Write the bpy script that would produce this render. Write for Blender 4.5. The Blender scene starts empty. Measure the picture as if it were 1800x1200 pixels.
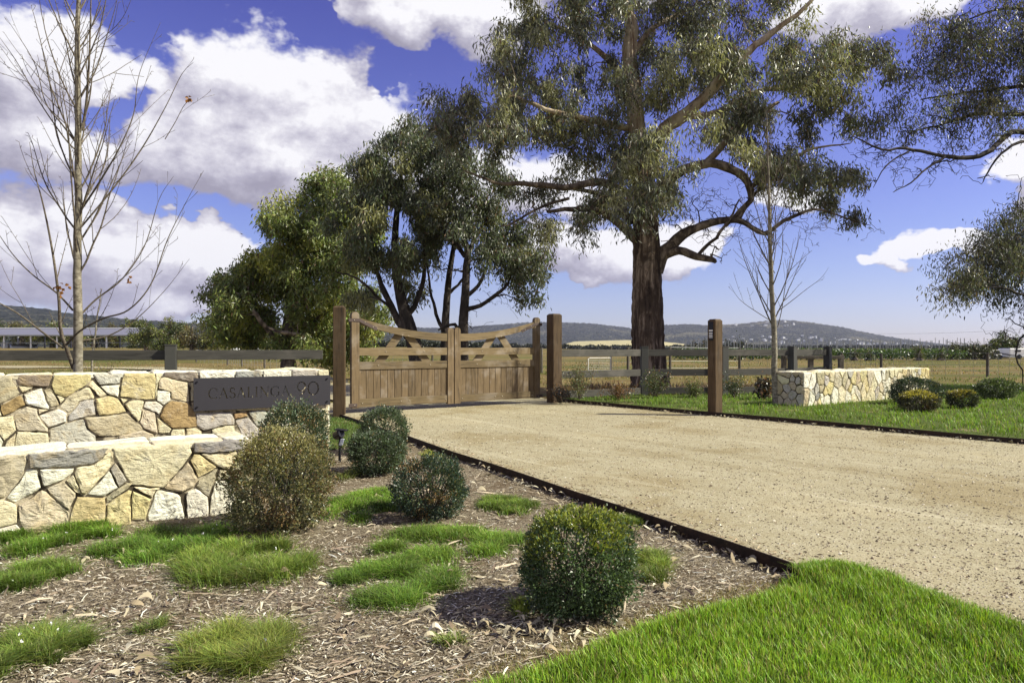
import bpy, bmesh, math
import numpy as np
from mathutils import Vector, Matrix

rad = math.radians
rng = np.random.default_rng(11)
scene = bpy.context.scene
COL = scene.collection

# ---------------------------------------------------------------- camera
EYE = 1.35
cam_data = bpy.data.cameras.new("camera")
cam = bpy.data.objects.new("camera", cam_data)
COL.objects.link(cam)
cam.location = (0, 0, EYE)
cam.rotation_euler = (rad(90), 0, 0)
cam_data.lens = 24.0
cam_data.sensor_width = 36.0
cam_data.shift_y = 10 / 1800
cam_data.clip_start = 0.1
cam_data.clip_end = 30000
scene.camera = cam

# ---------------------------------------------------------------- light and sky
SUN_EL, SUN_ROT = rad(40), rad(97)          # rotation clockwise from +Y: the sun stands to the right
SUN_DIR = Vector((math.sin(SUN_ROT) * math.cos(SUN_EL), math.cos(SUN_ROT) * math.cos(SUN_EL), math.sin(SUN_EL)))
sun_data = bpy.data.lights.new("sun", "SUN")
sun_data.energy = 5.0
sun_data.angle = rad(0.5)
sun_data.color = (1.0, 0.955, 0.80)
sun = bpy.data.objects.new("sun", sun_data)
sun.rotation_euler = SUN_DIR.to_track_quat("Z", "Y").to_euler()
COL.objects.link(sun)
scene.view_settings.view_transform = "Standard"
scene.view_settings.look = "None"
scene.view_settings.gamma = 1.0
scene.view_settings.use_curve_mapping = False
scene.view_settings.exposure = 0.76
scene.render.engine = "CYCLES"
scene.cycles.max_bounces = 6
scene.cycles.transparent_max_bounces = 4
scene.cycles.volume_bounces = 0
scene.cycles.use_denoising = True


def N(nt, t, ins=None, **kw):
    n = nt.nodes.new(t)
    for k, v in kw.items():
        setattr(n, k, v)
    for k, v in (ins or {}).items():
        if isinstance(v, bpy.types.NodeSocket):
            nt.links.new(v, n.inputs[k])
        else:
            n.inputs[k].default_value = v
    return n


def mth(nt, op, a, b=None, c=None, clamp=False):
    ins = {0: a}
    if b is not None:
        ins[1] = b
    if c is not None:
        ins[2] = c
    return N(nt, "ShaderNodeMath", ins, operation=op, use_clamp=clamp).outputs[0]


def vmth(nt, op, a, b=None, out=0):
    ins = {0: a}
    if b is not None:
        ins[1] = b
    return N(nt, "ShaderNodeVectorMath", ins, operation=op).outputs[out]


def noise(nt, vec, scale, detail=4, rough=0.55, out=0, dist=0.0):
    return N(nt, "ShaderNodeTexNoise", {"Vector": vec, "Scale": scale, "Detail": detail, "Roughness": rough, "Distortion": dist}).outputs[out]


def ramp(nt, fac, stops, interp="LINEAR"):
    n = N(nt, "ShaderNodeValToRGB", {0: fac})
    cr = n.color_ramp
    cr.interpolation = interp
    while len(cr.elements) < len(stops):
        cr.elements.new(0.5)
    for e, (p, c) in zip(cr.elements, stops):
        e.position = p
        e.color = (c[0], c[1], c[2], 1) if not isinstance(c, (int, float)) else (c, c, c, 1)
    return n.outputs[0]


def mixc(nt, fac, a, b, mode="MIX"):
    n = N(nt, "ShaderNodeMix", data_type="RGBA", blend_type=mode)
    for i, v in ((0, fac), (6, a), (7, b)):
        if isinstance(v, bpy.types.NodeSocket):
            nt.links.new(v, n.inputs[i])
        else:
            n.inputs[i].default_value = v if i == 0 else (*v[:3], 1)
    return n.outputs[2]


def sstep(nt, v, lo, hi):
    return N(nt, "ShaderNodeMapRange", {0: v, 1: lo, 2: hi, 3: 0.0, 4: 1.0}, interpolation_type="SMOOTHSTEP").outputs[0]


# ---------------------------------------------------------------- world: clear sky and cumulus by direction
world = bpy.data.worlds.new("World")
scene.world = world
world.use_nodes = True
wt = world.node_tree
wt.nodes.clear()
sky = N(wt, "ShaderNodeTexSky", sky_type="NISHITA", sun_disc=False, sun_elevation=SUN_EL, sun_rotation=SUN_ROT,
        air_density=1.0, dust_density=0.3, ozone_density=3.5)
tc = N(wt, "ShaderNodeTexCoord").outputs["Generated"]
dirn = vmth(wt, "NORMALIZE", tc)
sep = N(wt, "ShaderNodeSeparateXYZ", {0: dirn})
az = mth(wt, "ARCTAN2", sep.outputs[0], sep.outputs[1])
el = mth(wt, "ARCSINE", sep.outputs[2])
ae = N(wt, "ShaderNodeCombineXYZ", {0: az, 1: el, 2: 0.0}).outputs[0]


def to_ae(px, py):
    a = math.atan((px - 900) / 1200)
    return a, math.atan((610 - py) / 1200 * math.cos(a))


CLOUDS = [  # x, y, rx, ry in picture units, weight
    (70, 125, 230, 88, 1.0), (170, 240, 240, 95, 1.0), (385, 120, 120, 105, 1.0), (480, 175, 150, 110, 1.0), (610, 215, 190, 120, 1.0), (330, 230, 220, 100, 1.0),
    (480, 275, 260, 80, 1.0), (700, 280, 120, 80, 0.9), (40, 420, 230, 95, 1.0), (240, 430, 170, 85, 1.0), (370, 430, 110, 60, 1.0), (300, 505, 230, 50, 0.8), (-120, 250, 180, 160, 1.0),
    (700, 0, 140, 75, 1.0), (860, 8, 150, 66, 1.0), (1520, 20, 150, 78, 1.0), (1430, 60, 60, 40, 0.7), (1040, 435, 190, 58, 1.0), (1205, 452, 70, 36, 1.0), (880, 335, 150, 66, 0.8),
    (1040, 488, 44, 15, 1.0), (1365, 378, 80, 28, 0.8), (1800, 300, 90, 42, 0.9), (1588, 458, 44, 24, 1.0), (1665, 436, 78, 26, 1.0), (1800, 366, 60, 24, 0.7),
    (2050, 200, 160, 90, 1.0), (1180, -90, 260, 70, 0.9),
]
HOLES = [(192, 182, 78, 48, 1.5), (120, 8, 190, 34, 1.3), (520, 25, 62, 42, 1.2), (350, 366, 120, 18, 1.0), (540, 395, 150, 40, 1.2), (735, 110, 80, 36, 1.0)]


def blob_q(vec, x, y, rx, ry):
    a0, e0 = to_ae(x, y)
    a1, _ = to_ae(x + rx, y)
    _, e1 = to_ae(x, y - ry)
    d = vmth(wt, "SUBTRACT", vec, (a0, e0, 0))
    d = vmth(wt, "MULTIPLY", d, (1 / abs(a1 - a0), 1 / abs(e1 - e0), 0))
    return mth(wt, "SUBTRACT", 1.0, vmth(wt, "DOT_PRODUCT", d, d, out=1))


def cloud_field(vec):
    acc = None
    for x, y, rx, ry, w in CLOUDS:
        f = mth(wt, "MAXIMUM", blob_q(vec, x, y, rx, ry), -1.2)
        if w != 1.0: f = mth(wt, "MULTIPLY", f, w)
        acc = f if acc is None else N(wt, "ShaderNodeMath", {0: acc, 1: f, 2: 0.25}, operation="SMOOTH_MAX").outputs[0]
    for x, y, rx, ry, w in HOLES:
        f = mth(wt, "MAXIMUM", blob_q(vec, x, y, rx, ry), 0.0)
        acc = mth(wt, "SUBTRACT", acc, mth(wt, "MULTIPLY", f, w))
    return acc


def cloud_noise(vec, amp=2.1):
    n1 = noise(wt, vec, 5.0, 10, 0.66)
    n2 = noise(wt, vec, 17.0, 6, 0.62)
    return mth(wt, "ADD", mth(wt, "MULTIPLY", mth(wt, "SUBTRACT", n1, 0.5), amp), mth(wt, "MULTIPLY", mth(wt, "SUBTRACT", n2, 0.5), 0.85))


off = (0.022, 0.040, 0.0)
nv = N(wt, "ShaderNodeCombineXYZ", {0: az, 1: mth(wt, "MULTIPLY", el, 1.4), 2: 3.3}).outputs[0]
wv = vmth(wt, "SUBTRACT", N(wt, "ShaderNodeTexNoise", {"Vector": nv, "Scale": 5.5, "Detail": 5, "Roughness": 0.6}).outputs["Color"], (0.5, 0.5, 0.5))
ae = vmth(wt, "ADD", ae, vmth(wt, "MULTIPLY", wv, (0.26, 0.17, 0.0)))
f0 = cloud_field(ae)
f1 = cloud_field(vmth(wt, "ADD", ae, off))
n0_ = cloud_noise(nv); n1_ = cloud_noise(vmth(wt, "ADD", nv, off))
c0 = mth(wt, "ADD", f0, n0_)
back = sstep(wt, mth(wt, "ABSOLUTE", az), 0.95, 1.35)
gen = mth(wt, "SUBTRACT", mth(wt, "MULTIPLY", noise(wt, dirn, 2.6, 7, 0.55), 3.0), 1.45)
cc = N(wt, "ShaderNodeMix", {0: back, 2: c0, 3: gen}).outputs[0]
alpha = sstep(wt, cc, -0.30, 0.26)
alpha = mth(wt, "MULTIPLY", alpha, sstep(wt, el, -0.005, 0.03))
lit = mth(wt, "ADD", mth(wt, "MULTIPLY", mth(wt, "SUBTRACT", f0, f1), 0.55), mth(wt, "MULTIPLY", mth(wt, "SUBTRACT", n0_, n1_), 0.9))
bright = mth(wt, "ADD", mth(wt, "MULTIPLY", lit, 0.95), 0.46, clamp=True)
ccol = ramp(wt, bright, [(0.0, (0.36, 0.34, 0.43)), (0.30, (0.50, 0.48, 0.58)), (0.55, (0.72, 0.70, 0.78)), (0.80, (0.98, 0.97, 1.0))])
tint = ramp(wt, mth(wt, "MULTIPLY", el, 1.6), [(0.0, (0.90, 0.87, 1.10)), (0.42, (0.84, 0.68, 1.20)), (0.8, (0.55, 0.38, 1.02))])
skyc = mixc(wt, 1.0, sky.outputs[0], tint, "MULTIPLY")
bg_sky = N(wt, "ShaderNodeBackground", {0: skyc, 1: 0.072})
bg_cld = N(wt, "ShaderNodeBackground", {0: ccol, 1: 0.60})
wmix = N(wt, "ShaderNodeMixShader", {0: alpha, 1: bg_sky.outputs[0], 2: bg_cld.outputs[0]})
wout = N(wt, "ShaderNodeOutputWorld", {0: wmix.outputs[0]})
world.cycles.sampling_method = "MANUAL"
world.cycles.sample_map_resolution = 512

# ---------------------------------------------------------------- helpers


def P(x, y, Y):
    """picture position (in 1800x1200 units) at distance Y"""
    return np.array([(x - 900) / 1200 * Y, Y, EYE + (610 - y) / 1200 * Y])


def G(x, y, z=0.0):
    """picture position on the level z"""
    Y = 1200 * (EYE - z) / (y - 610)
    return np.array([(x - 900) / 1200 * Y, Y, z])


def tag(o, label=None, cat=None, group=None, kind=None):
    if label: o["label"] = label
    if cat: o["category"] = cat
    if group: o["group"] = group
    if kind: o["kind"] = kind
    return o


def thing(name, label, cat, loc=(0, 0, 0), rotz=0.0, group=None):
    o = bpy.data.objects.new(name, None)
    o.empty_display_size = 0.2
    o.location = [float(v) for v in loc]
    o.rotation_euler = (0, 0, rotz)
    COL.objects.link(o)
    return tag(o, label, cat, group)


def mesh(name, V, F, cols=None, smooth=False):
    V = np.asarray(V, dtype=np.float64).reshape(-1, 3)
    if not isinstance(F, (list, tuple)):
        F = [F]
    if len(F) and not isinstance(F[0], np.ndarray):
        by = {}
        for f in F:
            by.setdefault(len(f), []).append(f)
        F = [np.array(v) for v in by.values()]
    F = [f for f in F if len(f)]
    me = bpy.data.meshes.new(name)
    me.vertices.add(len(V))
    me.vertices.foreach_set("co", V.ravel())
    nl = sum(f.size for f in F)
    me.loops.add(nl)
    me.loops.foreach_set("vertex_index", np.concatenate([f.ravel() for f in F]).astype(np.int32))
    npoly = sum(len(f) for f in F)
    me.polygons.add(npoly)
    tot = np.concatenate([np.full(len(f), f.shape[1]) for f in F])
    start = np.concatenate([[0], np.cumsum(tot)[:-1]])
    me.polygons.foreach_set("loop_start", start.astype(np.int32))
    me.polygons.foreach_set("use_smooth", np.full(npoly, bool(smooth)))
    me.update(calc_edges=True)
    if cols is not None:
        a = me.attributes.new("col", "FLOAT_COLOR", "POINT")
        c = np.ones((len(V), 4))
        c[:, :3] = cols
        a.data.foreach_set("color", c.ravel())
    return me


def mk(name, V, F, mat, parent=None, cols=None, smooth=False, world=True, data=None):
    """V in world space when world=True and the parent carries no rotation; else local to the parent"""
    if data is None:
        V = np.asarray(V, dtype=np.float64).reshape(-1, 3)
        if parent is not None and world:
            V = V - np.array(parent.location)
        data = mesh(name, V, F, cols, smooth)
        if mat is not None:
            data.materials.append(mat)
    o = bpy.data.objects.new(name, data)
    COL.objects.link(o)
    if parent is not None:
        o.parent = parent
    return o


def box(x0, x1, y0, y1, z0, z1, bev=0.0):
    """verts, faces of a box; bev chamfers all edges a little"""
    bm = bmesh.new()
    bmesh.ops.create_cube(bm, size=1)
    bmesh.ops.scale(bm, vec=(x1 - x0, y1 - y0, z1 - z0), verts=bm.verts)
    bmesh.ops.translate(bm, vec=((x0 + x1) / 2, (y0 + y1) / 2, (z0 + z1) / 2), verts=bm.verts)
    if bev:
        bmesh.ops.bevel(bm, geom=bm.edges[:], offset=bev, segments=1, affect="EDGES")
    V = np.array([v.co[:] for v in bm.verts])
    F = [[v.index for v in f.verts] for f in bm.faces]
    bm.free()
    return V, F


def rotz(V, a):
    c, s = math.cos(a), math.sin(a)
    V = np.asarray(V)
    return np.stack([V[:, 0] * c - V[:, 1] * s, V[:, 0] * s + V[:, 1] * c, V[:, 2]], 1)


def join(parts):
    """[(V,F)] -> one V,F"""
    VV, FF, n = [], [], 0
    for V, F in parts:
        VV.append(np.asarray(V))
        FF += [[i + n for i in f] for f in F]
        n += len(V)
    return np.concatenate(VV), FF


class Tubes:
    def __init__(self):
        self.V, self.F, self.n = [], [], 0

    def add(self, path, r, k=6, cap=True):
        path = np.asarray(path, float)
        r = np.broadcast_to(np.asarray(r, float), (len(path),))
        n = len(path)
        t = np.gradient(path, axis=0)
        t /= np.linalg.norm(t, axis=1)[:, None] + 1e-9
        ref = np.array([0.31, 0.93, 0.17]) if abs(t[0, 1]) < 0.8 else np.array([1.0, 0, 0])
        u = np.cross(t, ref)
        u /= np.linalg.norm(u, axis=1)[:, None] + 1e-9
        w = np.cross(t, u)
        a = np.arange(k) * 2 * math.pi / k
        ring = path[:, None, :] + r[:, None, None] * (np.cos(a)[None, :, None] * u[:, None, :] + np.sin(a)[None, :, None] * w[:, None, :])
        self.V.append(ring.reshape(-1, 3))
        i = np.arange(n - 1)[:, None] * k + np.arange(k)[None, :]
        j = np.arange(n - 1)[:, None] * k + (np.arange(k)[None, :] + 1) % k
        q = np.stack([i, j, j + k, i + k], -1).reshape(-1, 4) + self.n
        self.F.append(q)
        self.n += n * k

    def arrays(self):
        return np.concatenate(self.V), np.concatenate(self.F)


def catmull(pts, step):
    pts = np.asarray(pts, float)
    P0 = np.vstack([2 * pts[0] - pts[1], pts, 2 * pts[-1] - pts[-2]])
    out = []
    for i in range(1, len(P0) - 2):
        p0, p1, p2, p3 = P0[i - 1:i + 3]
        m = max(2, int(np.linalg.norm((p2 - p1)[:3]) / step) + 1)
        t = np.linspace(0, 1, m, endpoint=False)[:, None]
        out.append(0.5 * ((2 * p1) + (-p0 + p2) * t + (2 * p0 - 5 * p1 + 4 * p2 - p3) * t ** 2 + (-p0 + 3 * p1 - 3 * p2 + p3) * t ** 3))
    out.append(pts[-1:])
    return np.concatenate(out)


def unit(v):
    return v / (np.linalg.norm(v, axis=-1, keepdims=True) + 1e-9)


def leaves(C, D, L, W, fold=0.25):
    """diamond leaves: start point C, direction D, length, width -> V, F"""
    n = len(C)
    D = unit(D)
    S = unit(np.cross(D, rng.normal(size=(n, 3))))
    Nn = np.cross(D, S)
    L = np.broadcast_to(L, (n,))[:, None]
    W = np.broadcast_to(W, (n,))[:, None]
    a = C
    m = C + D * L * 0.45
    V = np.stack([a, m + S * W * 0.5 + Nn * W * fold, C + D * L, m - S * W * 0.5 + Nn * W * fold], 1).reshape(-1, 3)
    F = (np.arange(n)[:, None] * 4 + np.array([0, 1, 2, 3])[None, :])
    return V, F


def sphere_pts(n):
    return unit(rng.normal(size=(n, 3)))


def wob(p, s, seed=0.0):
    """smooth pseudo noise in about -1..1"""
    p = np.asarray(p, float) * s
    x, y = p[..., 0], p[..., 1]
    z = p[..., 2] if p.shape[-1] > 2 else 0 * x
    return (np.sin(x * 1.7 + y * .6 + seed * 3.1 + 1.3 * np.sin(y * 1.1 + z)) + np.sin(y * 2.3 - x * .9 + z * 1.1 + seed * 1.7)
            + np.sin(z * 2.1 + x * 1.3 - y * .8 + seed * 5.3 + np.sin(x * 2.2))) / 3


def inpoly(x, y, poly):
    inside = np.zeros(len(x), bool)
    j = len(poly) - 1
    for i in range(len(poly)):
        xi, yi = poly[i][:2]
        xj, yj = poly[j][:2]
        c = ((yi > y) != (yj > y)) & (x < (xj - xi) * (y - yi) / (yj - yi + 1e-12) + xi)
        inside ^= c
        j = i
    return inside


def slab(poly, z0, z1):
    n = len(poly)
    V = [(p[0], p[1], z1) for p in poly] + [(p[0], p[1], z0) for p in poly]
    F = [list(range(n))] + [[(i + 1) % n, i, i + n, (i + 1) % n + n] for i in range(n)]
    return V, F

# ---------------------------------------------------------------- materials


def new_mat(name):
    m = bpy.data.materials.new(name)
    m.use_nodes = True
    nt = m.node_tree
    nt.nodes.clear()
    out = nt.nodes.new("ShaderNodeOutputMaterial")
    return m, nt, out


def finish(nt, out, col, rough=0.8, bump=None, bstr=0.5, bdist=0.01, spec=0.3, metal=0.0):
    b = N(nt, "ShaderNodeBsdfPrincipled", {"Base Color": col, "Roughness": rough, "Metallic": metal, "Specular IOR Level": spec})
    if bump is not None:
        bn = N(nt, "ShaderNodeBump", {"Height": bump, "Strength": bstr, "Distance": bdist})
        nt.links.new(bn.outputs[0], b.inputs["Normal"])
    nt.links.new(b.outputs[0], out.inputs[0])
    return b


def objco(nt):
    return N(nt, "ShaderNodeTexCoord").outputs["Object"]


def worldco(nt):
    return N(nt, "ShaderNodeNewGeometry").outputs["Position"]


def attr(nt, name="col"):
    return N(nt, "ShaderNodeAttribute", attribute_name=name).outputs["Color"]


def leaf_mat(name, trans=0.3, rough=0.45, spec=0.5):
    m, nt, out = new_mat(name)
    c = attr(nt)
    b = N(nt, "ShaderNodeBsdfPrincipled", {"Base Color": c, "Roughness": rough, "Specular IOR Level": spec})
    tcol = mixc(nt, 1.0, c, (1.3, 1.35, 0.7), "MULTIPLY")
    t = N(nt, "ShaderNodeBsdfTranslucent", {0: tcol})
    s = N(nt, "ShaderNodeMixShader", {0: trans, 1: b.outputs[0], 2: t.outputs[0]})
    nt.links.new(s.outputs[0], out.inputs[0])
    return m


def wood_mat(name, axis, base, dark, grey=0.0, wear=0.3):
    m, nt, out = new_mat(name)
    co = objco(nt)
    oi = N(nt, "ShaderNodeObjectInfo").outputs["Random"]
    shift = N(nt, "ShaderNodeCombineXYZ", {0: mth(nt, "MULTIPLY", oi, 13.0), 1: mth(nt, "MULTIPLY", oi, 7.0), 2: mth(nt, "MULTIPLY", oi, 29.0)}).outputs[0]
    co = vmth(nt, "ADD", co, shift)
    sc = [22.0, 22.0, 22.0]
    sc[axis] = 1.3
    g = noise(nt, vmth(nt, "MULTIPLY", co, tuple(sc)), 1.6, 6, 0.65, dist=0.6)
    f = noise(nt, vmth(nt, "MULTIPLY", co, tuple(s * 3 for s in sc)), 1.5, 3, 0.6)
    big = noise(nt, co, 2.2, 4, 0.6)
    c = ramp(nt, g, [(0.30, dark), (0.48, base), (0.7, tuple(min(1, v * 1.22) for v in base))])
    c = mixc(nt, mth(nt, "MULTIPLY", f, 0.35), c, dark, "MULTIPLY")
    c = mixc(nt, sstep(nt, big, 0.55, 0.8), c, tuple(v * 0.62 for v in base))
    c = mixc(nt, mth(nt, "MULTIPLY", sstep(nt, big, 0.5, 0.3), wear), c, (0.36, 0.32, 0.27))
    v = mth(nt, "ADD", 0.82, mth(nt, "MULTIPLY", oi, 0.36))
    c = mixc(nt, 1.0, c, N(nt, "ShaderNodeCombineXYZ", {0: v, 1: v, 2: v}).outputs[0], "MULTIPLY")
    finish(nt, out, c, 0.75, g, 0.35, 0.004, spec=0.25)
    return m


def plain(name, col, rough=0.6, metal=0.0, var=0.15, scale=30, bstr=0.15, spec=0.4):
    m, nt, out = new_mat(name)
    co = worldco(nt)
    n = noise(nt, co, scale, 4, 0.6)
    c = mixc(nt, n, tuple(v * (1 - var) for v in col), tuple(min(1, v * (1 + var)) for v in col))
    finish(nt, out, c, rough, n, bstr, 0.003, spec, metal)
    return m


HAZE_D = 6.0e-5
M = {}
M["leaf"] = leaf_mat("gum_leaf", 0.34, 0.40, 0.6)
M["box_leaf"] = leaf_mat("box_leaf", 0.28, 0.38, 0.6)
M["grass"] = leaf_mat("grass_blade", 0.35, 0.5, 0.4)
M["litter"] = leaf_mat("litter", 0.05, 0.8, 0.2)
M["gate_z"] = wood_mat("stained_timber_upright", 2, (0.158, 0.112, 0.060), (0.050, 0.034, 0.019))
M["gate_x"] = wood_mat("stained_timber_rail", 0, (0.180, 0.133, 0.069), (0.064, 0.045, 0.025))
M["post_z"] = wood_mat("heavy_post_timber", 2, (0.088, 0.057, 0.029), (0.020, 0.013, 0.008), wear=0.06)
M["rail_x"] = wood_mat("charcoal_painted_rail", 0, (0.078, 0.073, 0.062), (0.036, 0.034, 0.029), wear=0.10)
M["rail_post"] = plain("charcoal_painted_post", (0.052, 0.051, 0.044), 0.6, 0, 0.15, 14)
M["old_post"] = wood_mat("weathered_post", 2, (0.12, 0.105, 0.085), (0.05, 0.04, 0.03))
M["black"] = plain("black_powder_coat", (0.012, 0.012, 0.016), 0.35, 0.3, 0.2, 80, 0.05)
M["sign"] = plain("graphite_sign_steel", (0.030, 0.028, 0.034), 0.6, 0.2, 0.10, 9, 0.05)
M["steel_dark"] = plain("brown_hinge_steel", (0.10, 0.075, 0.065), 0.5, 0.5, 0.3, 60)
M["bolt"] = plain("zinc_bolt", (0.42, 0.37, 0.28), 0.5, 0.4, 0.2, 90)
M["wire"] = plain("galvanised_wire", (0.35, 0.35, 0.33), 0.4, 0.8, 0.1, 50)
M["white"] = plain("white_paint", (0.75, 0.75, 0.74), 0.5, 0, 0.06, 6)
M["roofing"] = plain("grey_roof_sheet", (0.17, 0.17, 0.21), 0.5, 0.1, 0.1, 3)
M["grey"] = plain("dull_grey", (0.30, 0.31, 0.31), 0.6, 0.1, 0.1, 5)
M["glass"] = plain("dark_window", (0.03, 0.035, 0.04), 0.12, 0, 0.1, 5)


def bark_mat(name, a, b, c3, stretch=0.22, scale=9, bstr=0.9, bd=0.03, pale_above=None):
    m, nt, out = new_mat(name)
    co = vmth(nt, "MULTIPLY", worldco(nt), (1, 1, stretch))
    n1 = noise(nt, co, scale, 6, 0.62, dist=0.4)
    n2 = noise(nt, worldco(nt), 1.6, 4, 0.6)
    c = ramp(nt, n1, [(0.36, a), (0.5, b), (0.64, c3)])
    c = mixc(nt, sstep(nt, n2, 0.45, 0.7), c, mixc(nt, 0.5, a, b))
    if pale_above:
        hz = N(nt, "ShaderNodeSeparateXYZ", {0: worldco(nt)}).outputs[2]
        hz = mth(nt, "ADD", hz, mth(nt, "MULTIPLY", n2, 4.0))
        pale = ramp(nt, n1, [(0.35, (0.20, 0.13, 0.08)), (0.5, (0.40, 0.32, 0.22)), (0.65, (0.55, 0.47, 0.34))])
        c = mixc(nt, sstep(nt, hz, pale_above, pale_above + 2.5), c, pale)
    finish(nt, out, c, 0.85, n1, bstr, bd, spec=0.2)
    return m


M["bark_big"] = bark_mat("stringy_bark", (0.022, 0.015, 0.011), (0.10, 0.070, 0.048), (0.36, 0.28, 0.20), 0.09, 7.5, 1.0, 0.07, 8.2)
M["bark_gum"] = bark_mat("stringy_to_smooth_limb_bark", (0.03, 0.022, 0.018), (0.10, 0.075, 0.055), (0.30, 0.24, 0.17), 0.5, 4, 0.6, 0.02, 8.2)
M["bark_limb"] = bark_mat("gum_limb_bark", (0.05, 0.04, 0.033), (0.14, 0.11, 0.085), (0.40, 0.33, 0.25), 0.5, 3, 0.5, 0.02)
M["bark_smooth"] = bark_mat("smooth_cream_bark", (0.20, 0.13, 0.08), (0.42, 0.33, 0.23), (0.55, 0.46, 0.34), 0.5, 2, 0.3, 0.01)
M["bark_dark"] = bark_mat("dark_limb_bark", (0.02, 0.017, 0.015), (0.05, 0.042, 0.036), (0.12, 0.10, 0.085), 0.5, 4, 0.5, 0.02)
M["bark_pale"] = bark_mat("pale_young_bark", (0.10, 0.088, 0.062), (0.20, 0.178, 0.132), (0.31, 0.285, 0.22), 1.4, 14, 0.25, 0.004)
M["twig"] = bark_mat("grey_brown_twig", (0.055, 0.045, 0.034), (0.12, 0.098, 0.07), (0.20, 0.175, 0.13), 1.0, 30, 0.2, 0.002)


def stone_mat():
    m, nt, out = new_mat("rough_sandstone")
    co = objco(nt)
    oi = N(nt, "ShaderNodeObjectInfo").outputs["Random"]
    co = vmth(nt, "ADD", co, N(nt, "ShaderNodeCombineXYZ", {0: mth(nt, "MULTIPLY", oi, 9.0), 1: mth(nt, "MULTIPLY", oi, 5.0), 2: oi}).outputs[0])
    base = attr(nt)
    n1 = noise(nt, co, 5.5, 6, 0.65, dist=0.6)
    n2 = noise(nt, vmth(nt, "MULTIPLY", co, (1, 1, 2.6)), 15, 6, 0.7, dist=0.3)
    n3 = noise(nt, co, 70, 4, 0.65)
    c = mixc(nt, sstep(nt, n1, 0.50, 0.66), base, mixc(nt, 0.38, base, (0.46, 0.34, 0.15)))
    c = mixc(nt, mth(nt, "MULTIPLY", sstep(nt, n1, 0.46, 0.30), 0.5), c, (0.60, 0.57, 0.47))
    c = mixc(nt, mth(nt, "MULTIPLY", sstep(nt, n2, 0.50, 0.30), 0.42), c, (0.22, 0.18, 0.13), "MULTIPLY")
    c = mixc(nt, mth(nt, "MULTIPLY", sstep(nt, n3, 0.5, 0.28), 0.25), c, (0.3, 0.26, 0.2), "MULTIPLY")
    h = mth(nt, "ADD", mth(nt, "MULTIPLY", n2, 0.75), mth(nt, "MULTIPLY", n3, 0.22))
    finish(nt, out, c, 0.9, h, 1.0, 0.028, spec=0.15)
    return m


M["stone"] = stone_mat()
m, nt, out = new_mat("wall_mortar")
n1 = noise(nt, worldco(nt), 40, 5, 0.7)
n2 = noise(nt, worldco(nt), 6, 4, 0.6)
mc = mixc(nt, sstep(nt, n2, 0.46, 0.56), (0.07, 0.058, 0.04), ramp(nt, n1, [(0.3, (0.26, 0.22, 0.15)), (0.7, (0.55, 0.49, 0.35))]))
finish(nt, out, mc, 0.95, n1, 0.8, 0.01, 0.1)
M["mortar"] = m

# mulch soil
m, nt, out = new_mat("mulched_soil")
wc = worldco(nt)
n1 = noise(nt, wc, 3.0, 5, 0.6)
n2 = noise(nt, vmth(nt, "MULTIPLY", wc, (1, 1.0, 1)), 45, 6, 0.75, dist=1.2)
c = ramp(nt, n2, [(0.33, (0.045, 0.034, 0.022)), (0.5, (0.19, 0.155, 0.105)), (0.66, (0.40, 0.345, 0.24))])
c = mixc(nt, sstep(nt, n1, 0.45, 0.65), c, mixc(nt, 1.0, c, (0.7, 0.64, 0.58), "MULTIPLY"))
finish(nt, out, c, 0.95, n2, 1.0, 0.02, 0.1)
M["soil"] = m

# gravel
m, nt, out = new_mat("crushed_granite_gravel")
wc = worldco(nt)
n0 = noise(nt, wc, 0.55, 5, 0.6)
n1 = noise(nt, wc, 5.0, 6, 0.75)
n2 = noise(nt, wc, 75, 5, 0.75)
vor = N(nt, "ShaderNodeTexVoronoi", {"Vector": wc, "Scale": 85.0})
c = ramp(nt, n2, [(0.30, (0.12, 0.10, 0.06)), (0.43, (0.30, 0.27, 0.17)), (0.58, (0.42, 0.38, 0.255)), (0.75, (0.58, 0.54, 0.39))])
c = mixc(nt, mth(nt, "MULTIPLY", sstep(nt, n1, 0.58, 0.42), 0.35), c, mixc(nt, 1.0, c, (0.72, 0.67, 0.56), "MULTIPLY"))
c = mixc(nt, sstep(nt, n0, 0.52, 0.68), c, mixc(nt, 1.0, c, (1.10, 1.09, 1.08), "MULTIPLY"))
c = mixc(nt, mth(nt, "MULTIPLY", sstep(nt, n0, 0.50, 0.36), 0.8), c, mixc(nt, 1.0, c, (0.78, 0.72, 0.60), "MULTIPLY"))
rot = N(nt, "ShaderNodeVectorRotate", {"Vector": wc, "Angle": rad(52)}, rotation_type="Z_AXIS").outputs[0]
streak = noise(nt, vmth(nt, "MULTIPLY", rot, (0.13, 2.6, 1)), 1.0, 6, 0.65, dist=0.2)
midn = noise(nt, wc, 30, 4, 0.7)
c = mixc(nt, mth(nt, "MULTIPLY", sstep(nt, midn, 0.55, 0.35), 0.5), c, mixc(nt, 1.0, c, (0.66, 0.62, 0.52), "MULTIPLY"))
c = mixc(nt, mth(nt, "MULTIPLY", sstep(nt, streak, 0.56, 0.70), 0.55), c, mixc(nt, 0.5, c, (0.62, 0.58, 0.42)))
c = mixc(nt, mth(nt, "MULTIPLY", sstep(nt, streak, 0.46, 0.32), 0.55), c, mixc(nt, 1.0, c, (0.74, 0.70, 0.60), "MULTIPLY"))
dark = sstep(nt, noise(nt, wc, 26, 3, 0.8), 0.40, 0.29)
c = mixc(nt, mth(nt, "MULTIPLY", dark, 0.8), c, (0.13, 0.10, 0.065))
h = mth(nt, "ADD", mth(nt, "MULTIPLY", vor.outputs["Distance"], 0.5), n2)
finish(nt, out, c, 0.9, h, 0.5, 0.004, 0.2)
M["gravel"] = m

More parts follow.
